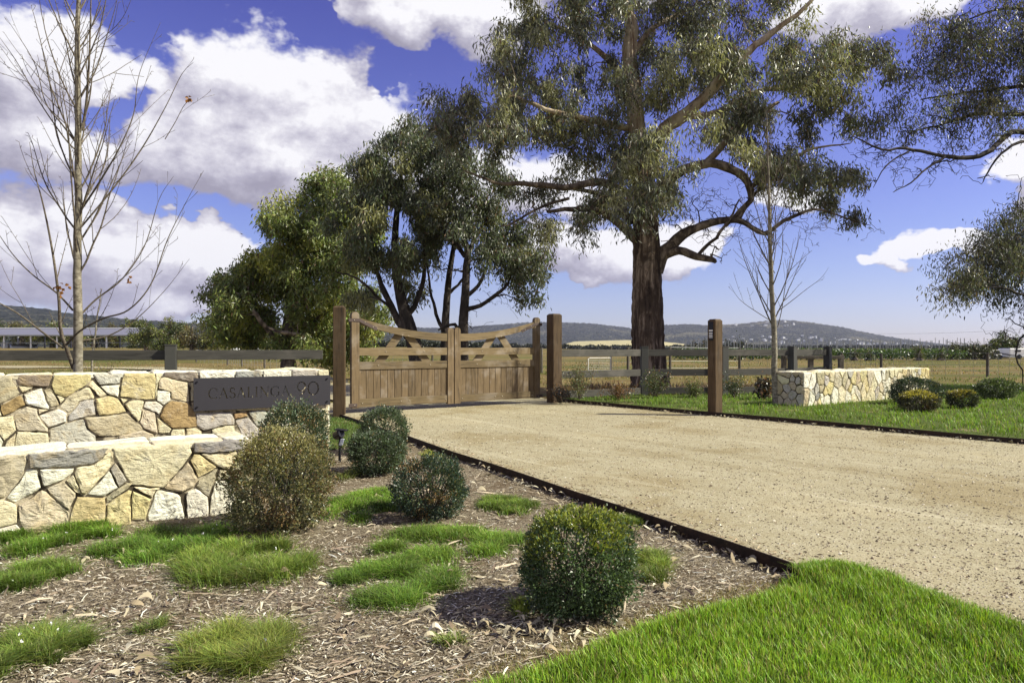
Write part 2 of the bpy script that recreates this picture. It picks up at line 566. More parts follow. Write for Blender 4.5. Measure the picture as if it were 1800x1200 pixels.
# dry paddock ground
m, nt, out = new_mat("dry_paddock")
wc = worldco(nt)
n0 = noise(nt, vmth(nt, "MULTIPLY", wc, (0.35, 1, 1)), 0.11, 5, 0.6, dist=0.4)
n1 = noise(nt, vmth(nt, "MULTIPLY", wc, (0.5, 1, 1)), 0.9, 6, 0.7)
n2 = noise(nt, wc, 9, 5, 0.75)
c = ramp(nt, n0, [(0.34, (0.10, 0.125, 0.03)), (0.44, (0.16, 0.15, 0.05)), (0.54, (0.24, 0.185, 0.08)), (0.62, (0.12, 0.14, 0.04)), (0.75, (0.20, 0.155, 0.065))])
c = mixc(nt, sstep(nt, n1, 0.52, 0.66), c, (0.17, 0.10, 0.05))
c = mixc(nt, mth(nt, "MULTIPLY", n2, 0.9), c, (0.45, 0.38, 0.25), "MULTIPLY")
finish(nt, out, c, 0.95, n2, 0.8, 0.04, 0.1)
M["field"] = m

# lawn soil under blades
m, nt, out = new_mat("turf_soil")
n1 = noise(nt, worldco(nt), 30, 5, 0.7)
n2 = noise(nt, worldco(nt), 0.9, 4, 0.6)
c = ramp(nt, n1, [(0.35, (0.035, 0.055, 0.012)), (0.7, (0.12, 0.15, 0.035))])
c = mixc(nt, sstep(nt, n2, 0.58, 0.75), c, (0.24, 0.20, 0.10))
finish(nt, out, c, 0.95, n1, 1.0, 0.02, 0.1)
M["turf"] = m

# wooded hill
m, nt, out = new_mat("wooded_hillside")
wc = worldco(nt)
v = N(nt, "ShaderNodeTexVoronoi", {"Vector": wc, "Scale": 0.06})
n1 = noise(nt, wc, 0.004, 5, 0.6)
n2 = noise(nt, vmth(nt, "MULTIPLY", wc, (1, 1, 2.5)), 0.035, 6, 0.75)
c = ramp(nt, n2, [(0.38, (0.004, 0.007, 0.006)), (0.5, (0.022, 0.028, 0.022)), (0.62, (0.085, 0.085, 0.062))])
c = mixc(nt, mth(nt, "MULTIPLY", sstep(nt, n1, 0.56, 0.64), 0.35), c, (0.22, 0.20, 0.12))
finish(nt, out, c, 0.95, mth(nt, "ADD", n2, mth(nt, "MULTIPLY", v.outputs["Distance"], -0.3)), 1.0, 14.0, 0.05)
M["hill"] = m
m, nt, out = new_mat("straw_coloured_pasture")
n1 = noise(nt, worldco(nt), 0.02, 5, 0.6)
finish(nt, out, ramp(nt, n1, [(0.35, (0.30, 0.27, 0.12)), (0.65, (0.44, 0.38, 0.19))]), 0.95)
M["straw"] = m
m, nt, out = new_mat("rusted_edging_steel")
n1 = noise(nt, worldco(nt), 12, 5, 0.7)
finish(nt, out, ramp(nt, n1, [(0.35, (0.014, 0.010, 0.008)), (0.7, (0.050, 0.028, 0.018))]), 0.7, n1, 0.3, 0.003, 0.3, 0.2)
M["edging"] = m
# ================================================================ ground, driveway, lawn, hills


def sm(a, b, x):
    t = np.clip((x - a) / (b - a), 0, 1)
    return t * t * (3 - 2 * t)


def zg(x, y):
    """height of the open paddock ground"""
    x = np.asarray(x, float); y = np.asarray(y, float)
    return -0.12 + 1.30 * sm(52, 100, y) * sm(-12, -34, x) + 0.9 * sm(70, 130, y) * sm(60, -10, x) * sm(-40, -14, x) + 0.04 * wob(np.stack([x, y], -1), 0.25)


rows = np.concatenate([np.linspace(-40, 140, 181), np.geomspace(145, 9000, 60)])
cols_ = np.linspace(-1, 1, 141)
cols_ = np.sign(cols_) * np.abs(cols_) ** 1.3
GX = cols_[None, :] * (60 + np.abs(rows)[:, None] * 1.5)
GY = np.broadcast_to(rows[:, None], GX.shape)
GZ = zg(GX, GY)
nr, ncl = GX.shape
ii = (np.arange(nr - 1)[:, None] * ncl + np.arange(ncl - 1)[None, :])
GF = np.stack([ii, ii + 1, ii + ncl + 1, ii + ncl], -1).reshape(-1, 4)
tag(mk("ground", np.stack([GX, GY, GZ], -1), GF, M["field"], smooth=True), kind="structure",
    label="dry brown paddock ground reaching to the hills")

L0 = np.array([1.87, 4.06]); L1 = np.array([-3.40, 13.62])       # left driveway edge, near and far
R0 = np.array([7.15, 9.53]); R1 = np.array([1.10, 17.0])        # right edge
Rn = R0 + (R0 - R1) / np.linalg.norm(R0 - R1) * 9
drive_poly = [L0, (2.02, 4.04), (2.14, 3.70), (2.26, 3.42), (2.42, 3.15), (2.6, 2.6), (2.9, 1.2), (3.4, -2.0), (16, -2.0), Rn, R0, R1, (0.6, 19.0), (-4.6, 16.4), (-4.1, 14.2), L1]
V, F = slab(drive_poly, -0.16, 0.0)
tag(mk("driveway", V, F, M["gravel"]), kind="structure", label="pale crushed gravel driveway leading to the timber gate")


def ribbon(pts, w, z):
    pts = np.array(pts, float)
    c = catmull(pts, 1.5)
    t = unit(np.gradient(c, axis=0))
    nrm = np.stack([-t[:, 1], t[:, 0]], 1)
    a = c + nrm * w / 2; b = c - nrm * w / 2
    A = np.column_stack([a, zg(a[:, 0], a[:, 1]) + z]); B = np.column_stack([b, zg(b[:, 0], b[:, 1]) + z])
    n = len(c)
    V = np.concatenate([A, B])
    i = np.arange(n - 1)
    return V, np.stack([i, i + n, i + n + 1, i + 1], -1)


V, F = ribbon([(-1.6, 17.2), (-6, 24), (-13, 35), (-24, 46), (-40, 50), (-70, 50), (-120, 50)], 4.0, 0.05)
tag(mk("farm_track", V, F, M["gravel"]), kind="structure", label="pale gravel farm track curving off beyond the gate")

# garden bed (mulch) with soft bumps


def zb(x, y):
    p = np.stack([np.asarray(x, float), np.asarray(y, float)], -1)
    return -0.075 + 0.014 * wob(p, 1.7) + 0.006 * wob(p, 6.1, 2)


xs = np.arange(-13, 3.6, 0.07); ys = np.arange(-1.0, 14.4, 0.07)
BX, BY = np.meshgrid(xs, ys)
BZ = zb(BX, BY) + rng.normal(0, 0.0025, BX.shape)
nr, ncl = BX.shape
ii = (np.arange(nr - 1)[:, None] * ncl + np.arange(ncl - 1)[None, :])
tag(mk("garden_bed", np.stack([BX, BY, BZ], -1), np.stack([ii, ii + 1, ii + ncl + 1, ii + ncl], -1).reshape(-1, 4), M["soil"], smooth=True),
    kind="structure", label="mulched garden bed between the stone walls and the driveway")

# front lawn mound
lawn_px = [(640, 1290), (800, 1196), (930, 1158), (1060, 1108), (1180, 1068), (1300, 1040), (1400, 1014), (1452, 1004), (1505, 1009), (1560, 1028), (1620, 1056), (1700, 1085), (1800, 1120)]
front_lawn = [tuple(G(x, y, -0.03)[:2]) for x, y in lawn_px] + [(2.75, 2.3), (3.3, 0.2), (3.4, -1.0), (-2.2, -1.0)]


def poly_dist(x, y, poly):
    d = np.full(len(x), 1e9)
    for i in range(len(poly)):
        a = np.array(poly[i][:2]); b = np.array(poly[(i + 1) % len(poly)][:2])
        ab = b - a
        t = np.clip(((x - a[0]) * ab[0] + (y - a[1]) * ab[1]) / (ab @ ab + 1e-9), 0, 1)
        d = np.minimum(d, np.hypot(x - a[0] - t * ab[0], y - a[1] - t * ab[1]))
    return d


def zl(x, y):
    d = poly_dist(x, y, front_lawn)
    dd_ = poly_dist(x, y, [drive_poly[i] for i in range(8)])
    return np.maximum(-0.10 + 0.095 * sm(0, 0.22, d), -.10 + .112 * sm(.45, .1, dd_)) + 0.006 * wob(np.stack([x, y], -1), 2.0)


xs = np.arange(-2.4, 3.6, 0.05); ys = np.arange(-1.0, 4.4, 0.05)
LX, LY = np.meshgrid(xs, ys)
m_in = inpoly(LX.ravel(), LY.ravel(), front_lawn)
LZ = np.where(m_in, zl(LX.ravel(), LY.ravel()), -0.14).reshape(LX.shape)
nr, ncl = LX.shape
ii = (np.arange(nr - 1)[:, None] * ncl + np.arange(ncl - 1)[None, :])
Q = np.stack([ii, ii + 1, ii + ncl + 1, ii + ncl], -1).reshape(-1, 4)
keep = m_in[Q].any(1)
tag(mk("front_lawn", np.stack([LX, LY, LZ], -1), Q[keep], M["turf"], smooth=True), kind="structure", label="green lawn in the near right corner")

# right-hand verge, a hand higher than the drive
u_r = (R0 - R1) / np.linalg.norm(R0 - R1)
nrm_r = np.array([-u_r[1], u_r[0]])
if nrm_r[0] < 0: nrm_r = -nrm_r
verge = [R1 + nrm_r * .03, R0 + nrm_r * .03, Rn + nrm_r * .03, (30, 0.0), (30, 24.5), (12, 23.5), (9.7, 20.95), (7.95, 19.4), (5.8, 18.72), (1.0, 18.0)]
V, F = slab(verge, -0.2, 0.055)
tag(mk("grass_verge", V, F, M["turf"]), kind="structure", label="grassed verge to the right of the driveway")

# left verge by the gate post
lv = [G(578, 790, -0.04)[:2], G(648, 768, -0.04)[:2], G(690, 762, -0.04)[:2], G(600, 731, 0)[:2] + np.array([0.0, -.02]), (-3.9, 13.9), (-12, 12.3), (-12, 9.5), (-4.2, 9.6)]
V, F = slab(lv, -0.2, -0.045)
tag(mk("grass_strip", V, F, M["turf"]), kind="structure", label="strip of lawn behind the wall at the left gate post")


def strip(a, b, t, z0, z1, name, label):
    a = np.array(a, float); b = np.array(b, float)
    d = (b - a) / np.linalg.norm(b - a); n = np.array([-d[1], d[0]]) * t / 2
    n_seg = 12
    ts = np.linspace(0, 1, n_seg + 1)
    V = []
    for s in ts:
        p = a + (b - a) * s
        w = 0.006 * math.sin(s * 23) + 0.003 * math.sin(s * 61)
        p = p + n / (t / 2) * w
        V += [(*(p + n), z0), (*(p - n), z0), (*(p - n), z1 + w * .6), (*(p + n), z1 + w * .6)]
    F = []
    for i in range(n_seg):
        for k in range(4):
            F.append([i * 4 + k, i * 4 + (k + 1) % 4, i * 4 + 4 + (k + 1) % 4, i * 4 + 4 + k])
    F += [[0, 1, 2, 3], [n_seg * 4 + k for k in (3, 2, 1, 0)]]
    return tag(mk(name, V, F, M["edging"]), label=label, cat="edging")


dl = (L0 - L1) / np.linalg.norm(L0 - L1)
strip(L1 + np.array([-.012, -.006]), L0 + dl * .1 + np.array([-.012, -.006]), 0.012, -0.14, 0.012, "steel_edging", "dark rusted steel edging between the mulch bed and the gravel drive")
strip(R1 - nrm_r * .0, Rn, 0.014, -0.1, 0.075, "steel_edging", "dark steel edging along the grassed right side of the gravel drive")

# ---------------------------------------------------------------- hills


def hills(name, prof, D1, D0, label, xr, seed, rough=9.0, mat="hill"):
    px = np.array([p[0] for p in prof], float); py = np.array([p[1] for p in prof], float)
    na, ntt = xr[2], 46
    X = np.linspace(xr[0], xr[1], na)
    az_ = (X - 900) / 1200
    ridge = np.interp(X, px, (610 - py) / 1200 * D1)
    T = np.concatenate([np.linspace(0, 1, ntt - 6), 1 + np.linspace(0.04, 0.5, 6)])
    Yd = D0 + (D1 - D0) * T
    XX = az_[None, :] * Yd[:, None]
    YY = np.broadcast_to(Yd[:, None], XX.shape)
    prof_t = np.where(T < 1, np.clip(T, 0, 1) ** 1.15, 1 - (T - 1) * 1.2)
    ZZ = EYE - 2 + ridge[None, :] * prof_t[:, None]
    pts = np.stack([XX, YY], -1)
    amp = np.clip(prof_t, 0.0, 1)[:, None]
    ZZ = ZZ + amp * (rough * 1.0 * wob(pts, 0.0035, seed) * ridge[None, :] / 120) + rng.normal(0, rough * 0.16, ZZ.shape) * np.clip(ridge[None, :] / 40, 0.1, 1) * np.clip(amp * 4, 0, 1)
    n_r, n_c = ZZ.shape
    ii = (np.arange(n_r - 1)[:, None] * n_c + np.arange(n_c - 1)[None, :])
    tag(mk(name, np.stack([XX, YY, ZZ], -1), np.stack([ii, ii + 1, ii + n_c + 1, ii + n_c], -1).reshape(-1, 4), M[mat], smooth=False), kind="structure", label=label)
    return XX, YY, ZZ


H_R = hills("hills", [(500, 572), (780, 574), (860, 569), (960, 567), (1050, 571), (1120, 577), (1170, 568), (1210, 567), (1250, 570), (1310, 567), (1350, 563), (1385, 563),
                      (1430, 566), (1480, 573), (1520, 583), (1560, 591), (1600, 597), (1650, 603), (1700, 608), (1760, 611), (1950, 612)],
            4000, 2450, "long wooded hill range fading blue behind the paddocks", (500, 1950, 560), 1.0)
H_L = hills("hill", [(-3200, 600), (-2000, 570), (-1200, 540), (-300, 520), (0, 535), (40, 538), (80, 541), (110, 546), (150, 551), (200, 556), (250, 560), (300, 563), (360, 567), (450, 572), (600, 580), (800, 596), (900, 604)],
            1900, 700, "low wooded hill on the left behind the long shed", (-3200, 900, 900), 4.0, 6.0)
# straw pasture in front of the range
top = [(985, 606), (1010, 600), (1060, 598.5), (1100, 597.5), (1150, 599), (1200, 604), (1225, 609)]
Va = [P(x, y, 2300) for x, y in top]; Vb = [P(x, 611.0, 1500) for x, y in top]
n = len(top)
tag(mk("pasture", Va + Vb, [[i + n, i + 1 + n, i + 1, i] for i in range(n - 1)], M["straw"]), kind="structure", label="straw coloured pasture below the wooded range")

# clearings seen on the range
def clearing(x0, x1, yc, hgt, Yd):
    k = 14
    xs_ = np.linspace(x0, x1, k)
    up = [P(x, yc - hgt * (0.6 + 0.5 * math.sin(i * 1.9)), Yd + 60) for i, x in enumerate(xs_)]
    dn = [P(x, yc + hgt * (0.5 + 0.4 * math.sin(i * 2.7 + 1)), Yd - 60) for i, x in enumerate(xs_)]
    return up + dn, [[i + k, i + 1 + k, i + 1, i] for i in range(k - 1)]


def on_hill(H, x, t):
    XX, YY, ZZ = H
    r = int(t * 39)
    XP = 900 + 1200 * XX[r] / YY[r]
    j = int(np.clip(np.searchsorted(XP, x), 0, XX.shape[1] - 1))
    return np.array([XX[r, j], YY[r, j], ZZ[r, j]])


# ---------------------------------------------------------------- white houses on the far slope
hv, hf = join([box(-6, 6, -5, 5, -3, 4.5)])
rv = np.array([(-7, -6, 4.5), (7, -6, 4.5), (7, 6, 4.5), (-7, 6, 4.5), (-5, 0, 8), (5, 0, 8)])
rf = [[0, 1, 5, 4], [2, 3, 4, 5], [1, 2, 5], [3, 0, 4], [0, 3, 2, 1]]
wall_me = mesh("wall", hv, hf); wall_me.materials.append(M["white"])
roof_me = mesh("roof", rv, rf); roof_me.materials.append(M["grey"])
hr = np.random.default_rng(5)
for i in range(84):
    x = hr.uniform(1262, 1690) if i > 8 else hr.uniform(1290, 1420)
    t = hr.uniform(0.12, 0.42) if i > 8 else hr.uniform(0.72, 0.9)
    p = on_hill(H_R, x, t)
    h = thing("hillside_house", "small pale house among trees on the far wooded slope", "house", p + np.array([0, 0, 1.0]), hr.uniform(0, 3), "pale houses scattered on the far hillside")
    s = hr.uniform(0.45, 1.0)
    h.scale = (s * hr.uniform(.8, 1.8), s, s * hr.uniform(.7, 1.1))
    mk("wall", None, None, None, h, data=wall_me)
    mk("roof", None, None, None, h, data=roof_me)
# ================================================================ stone walls
SC = {"c": (0.68, 0.62, 0.41), "w": (0.74, 0.71, 0.57), "y": (0.60, 0.52, 0.27), "o": (0.36, 0.255, 0.125), "g": (0.29, 0.28, 0.26), "b": (0.46, 0.40, 0.27),
      "l": (0.49, 0.465, 0.40), "p": (0.54, 0.475, 0.345), "d": (0.24, 0.20, 0.16)}
srng = np.random.default_rng(3)


def stone_geo(poly, pos, gap=0.004, seg=0.035, relief=0.012, proud=0.0, tex=1.0, back=0.05):
    """poly: (u,z) outline; pos(u,z,d) -> world"""
    poly = np.array(poly, float)
    pts = []
    for i in range(len(poly)):
        a, b = poly[i], poly[(i + 1) % len(poly)]
        L = np.linalg.norm(b - a)
        m = max(1, int(L / seg))
        nv = np.array([-(b - a)[1], (b - a)[0]]) / (L + 1e-9)
        for k in range(m):
            off = 0 if k == 0 else srng.normal(0, 0.0035)
            pts.append(a + (b - a) * k / m + nv * off)
    pts = np.array(pts)
    c = pts.mean(0)
    # round the corners a little, then shrink by the joint
    pts = pts * 0.86 + 0.07 * (np.roll(pts, 1, 0) + np.roll(pts, -1, 0))
    rr = np.linalg.norm(pts - c, axis=1, keepdims=True)
    pts = c + (pts - c) * np.clip(1 - gap / (rr + 1e-6), 0.3, 1)
    n = len(pts)
    tilt = srng.normal(0, 0.05, 2)
    V = []
    sd = srng.uniform(0, 50, 2)
    fq = srng.uniform(9, 17)
    chip_ = srng.uniform(0.6, 1.2, 4)

    def surf(q):
        w = wob(q + sd, fq) * .5 + .32 * wob(q + sd, fq * 2.3, 2) + .22 * wob(q + sd, fq * 5.1, 3)
        w2 = np.floor(w * 3.2) / 3.2                    # broken ledges
        return (.45 * w + .55 * w2) * relief * tex
    rings = [(1.0, -back, 0), (1.0, 0.000 + proud, .1), (0.965, 0.009 + proud, .6), (0.85, 0.013 + proud, 1), (0.68, 0.014 + proud, 1), (0.48, 0.014 + proud, 1), (0.25, 0.014 + proud, 1)]
    for s, d, nz in rings:
        q = c + (pts - c) * s
        dd = d + nz * surf(q) + nz * ((q - c) @ tilt) + (nz > 0) * srng.normal(0, .0009, n)
        dd = np.maximum(dd, -back if nz == 0 else -0.004)
        V += [pos(u, z, x) for (u, z), x in zip(q, dd)]
    V.append(pos(c[0], c[1], 0.014 + proud + float(surf(c[None])[0])))
    F = []
    for r in range(len(rings) - 1):
        for k in range(n):
            F.append([r * n + k, r * n + (k + 1) % n, (r + 1) * n + (k + 1) % n, (r + 1) * n + k])
    L = (len(rings) - 1) * n
    for k in range(n):
        F.append([L + k, L + (k + 1) % n, L + n])
    return V, F


def vary(c, s=0.06):
    return tuple(np.clip(np.array(c) * (1 + srng.normal(0, s)) + srng.normal(0, 0.008, 3), 0.02, 0.8))


def make_plane(p0, u):
    u = np.array(u, float) / np.linalg.norm(u)
    nrm = np.array([u[1], -u[0]])         # towards the camera side

    def pos(a, z, d):
        q = np.array(p0) + u * a + nrm * d
        return (q[0], q[1], z)

    def from_px(x, y):
        r = np.array([(x - 900) / 1200, 1.0])
        A = np.array([[r[0], -u[0]], [r[1], -u[1]]])
        t, a = np.linalg.solve(A, np.array(p0, float))
        return a, EYE + (610 - y) / 1200 * t
    return pos, from_px, u, nrm


def clip_poly(poly, a, b, c):
    """keep a*x+b*y<=c"""
    out = []
    for i in range(len(poly)):
        p, q = poly[i], poly[(i + 1) % len(poly)]
        fp, fq = a * p[0] + b * p[1] - c, a * q[0] + b * q[1] - c
        if fp <= 0: out.append(p)
        if (fp < 0 < fq) or (fq < 0 < fp):
            t = fp / (fp - fq)
            out.append((p[0] + t * (q[0] - p[0]), p[1] + t * (q[1] - p[1])))
    return out


def voronoi(x0, x1, y0, y1, n, asp=1.0, seed=0, relax=1):
    r = np.random.default_rng(seed)
    S = np.column_stack([r.uniform(x0, x1, n), r.uniform(y0, y1, n)])
    wts = r.uniform(0.0, 1.0, n) ** 2 * ((x1 - x0) * (y1 - y0) / n) * 0.35

    def cells():
        out = []
        for i in range(n):
            poly = [(x0 / asp, y0), (x1 / asp, y0), (x1 / asp, y1), (x0 / asp, y1)]
            pi = np.array([S[i, 0] / asp, S[i, 1]])
            for j in range(n):
                if j == i or not poly: continue
                pj = np.array([S[j, 0] / asp, S[j, 1]])
                d = pj - pi
                if d @ d > 2.0: continue
                c = (pj @ pj - pi @ pi - wts[j] + wts[i]) / 2
                poly = clip_poly(poly, d[0], d[1], c)
            out.append([(p[0] * asp, p[1]) for p in poly])
        return out
    for _ in range(relax):
        cs = cells()
        for i, c in enumerate(cs):
            if len(c) > 2: S[i] = S[i] * 0.3 + np.mean(c, 0) * 0.7
    return [c for c in cells() if len(c) > 2]


def add_stone(root, poly, pos, colr, **kw):
    a = np.array(poly)
    area = abs(np.sum(a[:, 0] * np.roll(a[:, 1], -1) - a[:, 1] * np.roll(a[:, 0], -1))) / 2
    if area < 0.0006: return
    V, F = stone_geo(poly, pos, **kw)
    mk("stone", V, F, M["stone"], root, cols=vary(SC[colr] if isinstance(colr, str) else colr))


def core(root, p0, u, nrm, u0, u1, thick, z0, z1, inset=0.012):
    c = [np.array(p0) + u * a + nrm * d for a, d in ((u0 + inset, -inset), (u1 - inset, -inset), (u1 - inset, -thick + inset), (u0 + inset, -thick + inset))]
    V, F = slab(c, z0, z1)
    mk("mortar_core", V, F, M["mortar"], root)


def top_slabs(root, p0, u, nrm, u0, u1, thick, z, seed, wmin=.25, wmax=.6):
    """cap stones lying on the wall: outline in (u, depth), thickness upward"""
    r = np.random.default_rng(seed)
    a = u0

    def post(uu, dd, up):
        q = np.array(p0) + u * uu + nrm * dd
        return (q[0], q[1], z + up)
    while a < u1 - 0.02:
        b = min(u1, a + r.uniform(wmin, wmax))
        if u1 - b < 0.15: b = u1
        m1 = -thick * r.uniform(.4, .6)
        j = r.uniform(-.03, .03)
        for d0, d1 in ((0.004, m1), (m1, -thick)):
            poly = [(a, d0), (b, d0), (b + j * (d1 < -thick * .9) * 0, d1), (a, d1)]
            poly = poly[::-1]
            V, F = stone_geo(poly, post, gap=0.004, relief=0.008, back=0.03, seg=0.06)
            V = np.array(V); V[:, 2] -= 0.012
            mk("cap_stone", V, F, M["stone"], root, cols=vary(SC[r.choice(["w", "w", "c", "w"])]))
        a = b


# ---- upper left wall (carries the name sign)
def tr(zx, zy, s, ox, oy): return ox + zx / s, oy + zy / s


UP0 = np.array([-2.39, 8.90]); UW_U = (0.83, 0.56)
u_ = np.array(UW_U) / np.linalg.norm(UW_U)
pos, fpx, uu, nn = make_plane(UP0, u_)
UH = 1.06
root = thing("stone_wall", "higher cream stone wall on the left carrying the dark name plate", "stone wall", (UP0[0], UP0[1], -0.1))
A = [("b", [(-220, 232), (0, 230), (150, 235), (245, 420), (300, 490), (0, 645), (-220, 700)]), ("d", [(185, 225), (240, 195), (745, 205), (705, 330), (700, 390), (610, 400), (350, 385), (250, 350)]),
     ("y", [(755, 205), (1285, 200), (1290, 290), (1210, 375), (930, 550), (770, 500), (715, 380)]), ("l", [(1300, 200), (1720, 190), (1690, 350), (1400, 370), (1340, 290)]),
     ("c", [(255, 385), (480, 400), (310, 485)]), ("w", [(325, 500), (590, 410), (640, 580), (700, 680), (690, 715), (370, 650)]), ("b", [(610, 440), (700, 415), (760, 500), (840, 660), (715, 690), (650, 560)]),
     ("o", [(10, 655), (290, 510), (365, 650), (160, 765), (40, 810), (0, 720)]), ("c", [(1225, 375), (1290, 300), (1510, 510), (1410, 545), (1270, 400)]), ("w", [(1400, 380), (1690, 365), (1665, 545), (1540, 510)]),
     ("c", [(1210, 400), (1265, 405), (1330, 540), (1330, 560), (1110, 600), (1010, 740), (960, 760), (840, 680), (930, 560)]), ("c", [(790, 515), (920, 560), (850, 640)]),
     ("l", [(1120, 605), (1300, 530), (1350, 790), (1190, 820), (955, 895), (965, 790), (1010, 750)]), ("y", [(1340, 560), (1410, 555), (1520, 520), (1660, 560), (1710, 640), (1780, 750), (1560, 790), (1390, 800), (1350, 700)]),
     ("p", [(200, 785), (370, 670), (520, 700), (540, 800), (620, 930), (680, 980), (685, 1035), (250, 1010), (230, 990)]), ("c", [(530, 705), (690, 720), (540, 790)]),
     ("w", [(545, 800), (830, 700), (950, 770), (940, 895), (700, 965), (670, 970)]), ("c", [(-220, 780), (0, 820), (190, 800), (230, 1010), (60, 1160), (0, 1070), (-220, 1070)]),
     ("c", [(235, 1025), (680, 1045), (690, 1160), (690, 1300), (190, 1300)]), ("l", [(700, 980), (950, 905), (1170, 850), (1220, 980), (1350, 1080), (1380, 1300), (700, 1300)]),
     ("b", [(1185, 840), (1600, 790), (1780, 765), (1950, 900), (2020, 1000), (1850, 1060), (1700, 1085), (1390, 1090), (1230, 975)]), ("w", [(-220, 1080), (0, 1080), (50, 1170), (0, 1300), (-220, 1300)]),
     ("c", [(80, 1170), (225, 1035), (190, 1300), (60, 1300)]), ("c", [(-220, 710), (-10, 670), (30, 805), (-10, 815), (-220, 770)])]
B = [("y", [(140, 190), (570, 185), (600, 280), (575, 575), (400, 570), (85, 540), (110, 300)]), ("c", [(85, 550), (205, 575), (130, 640)]), ("c", [(590, 195), (690, 195), (630, 270), (610, 430), (590, 560), (580, 560)]),
     ("d", [(700, 180), (1170, 165), (1190, 240), (1200, 320), (1100, 330), (880, 300), (690, 240)]), ("c", [(630, 290), (700, 250), (850, 290), (1040, 330), (1060, 590), (1050, 610), (820, 570), (800, 470), (620, 420)]),
     ("w", [(610, 440), (790, 460), (800, 590), (700, 660), (600, 590)]), ("c", [(215, 595), (400, 590), (430, 600), (400, 680), (370, 870), (340, 890), (180, 700), (150, 640)]),
     ("w", [(440, 600), (590, 595), (700, 670), (640, 790), (590, 750), (410, 680)]), ("o", [(720, 655), (820, 590), (1060, 630), (1160, 790), (1170, 960), (960, 980), (820, 980), (640, 810)]),
     ("p", [(405, 700), (580, 760), (610, 960), (620, 1060), (540, 1040), (430, 990), (350, 890), (380, 850)]), ("c", [(600, 820), (820, 990), (780, 1050), (630, 1050)]),
     ("l", [(1150, 770), (1640, 750), (1700, 850), (1700, 930), (1560, 935), (1360, 990), (1250, 1010), (1160, 940)]), ("w", [(1190, 160), (1690, 150), (1700, 320), (1210, 320)]), ("g", [(1710, 150), (2080, 145), (2090, 320), (1710, 320)]),
     ("w", [(2095, 145), (2490, 140), (2500, 320), (2100, 320)]), ("l", [(2500, 140), (2860, 140), (2870, 320), (2510, 320)]), ("c", [(2870, 140), (3040, 138), (3045, 320), (2880, 320)]),
     ("c", [(1370, 1000), (1560, 940), (1700, 940), (1710, 1060), (1380, 1060)]), ("p", [(60, 1095), (420, 1000), (560, 1060), (600, 1200), (100, 1200)]), ("c", [(820, 990), (1000, 985), (1000, 1100), (790, 1100)]), ("c", [(1010, 985), (1160, 970), (1240, 1020), (1240, 1100), (1010, 1100)])]
Cc = [("o", [(540, 580), (690, 555), (690, 610), (550, 640)]), ("l", [(565, 650), (700, 620), (790, 720), (860, 780), (800, 1000), (670, 960), (620, 790)]), ("l", [(700, 560), (880, 540), (910, 600), (830, 720), (780, 710)]),
      ("w", [(895, 545), (1150, 535), (1150, 700), (990, 740), (840, 725), (920, 600)]), ("y", [(1160, 535), (1370, 530), (1345, 645), (1160, 690)]), ("o", [(1380, 528), (1455, 522), (1470, 620), (1350, 640)]),
      ("c", [(1460, 520), (1535, 515), (1532, 760), (1500, 770), (1478, 640)]), ("c", [(1345, 655), (1475, 640), (1500, 780), (1400, 800), (1300, 740)]), ("w", [(1160, 700), (1340, 655), (1290, 760), (1390, 810), (1200, 850)]),
      ("p", [(880, 740), (1150, 710), (1190, 860), (1000, 920), (860, 900), (870, 790)]), ("c", [(1400, 815), (1530, 775), (1530, 1040), (1380, 1030)]), ("l", [(1200, 860), (1390, 820), (1370, 1030), (1150, 1040)]), ("c", [(860, 910), (1000, 930), (1190, 870), (1140, 1040), (830, 1040)])]
hidden = [("c", [(1720, 330), (2200, 330), (2200, 730), (1720, 730)]), ("w", [(2210, 330), (2600, 330), (2600, 720), (2210, 725)]), ("p", [(2610, 330), (3045, 330), (3045, 700), (2610, 710)]), ("c", [(1080, 330), (1710, 330), (1710, 600), (1080, 600)]), ("b", [(1080, 610), (1710, 610), (1710, 730), (1150, 740)])]
for lst, s, ox, oy in ((A, 8, 0, 630), (B, 8, 200, 630), (hidden, 8, 200, 630), (Cc, 6, 320, 630)):
    for colr, pl in lst:
        q = [fpx(*tr(zx, zy, s, ox, oy)) for zx, zy in pl]
        q = [(min(a_, 0.0), min(z_, UH)) for a_, z_ in q]
        q = q[::-1]
        add_stone(root, q, pos, colr, relief=0.013, proud=srng.uniform(-.003, .008), tex=srng.uniform(.5, 1.3), gap=0.0035)
# lower courses behind the low wall and the far left run, out of sight or nearly
uL = fpx(-27, 700)[0]
for c in voronoi(uL - 3.2, uL, 0.0, UH, 55, 1.2, 21):
    add_stone(root, c, pos, srng.choice(list("ccwylpb")), relief=0.012)
zlow = fpx(200, 775)[1]
for c in voronoi(uL, 0.0, -0.1, 0.32, 40, 1.3, 22):
    add_stone(root, c, pos, srng.choice(list("ccwylpb")), relief=0.010, proud=-0.012)
core(root, UP0, uu, nn, uL - 3.2, 0.0, 0.6, -0.15, UH - 0.012, 0.004)
top_slabs(root, UP0, uu, nn, uL - 3.2, 0.0, 0.6, UH + 0.0, 5)
# right-hand end of the wall
pe, fe, ue, ne = make_plane(UP0, (-u_[1], u_[0]))
for c in voronoi(0.0, 0.6, -0.1, UH, 14, 0.9, 8):
    add_stone(root, c, pe, srng.choice(list("cwylp")), relief=0.012)

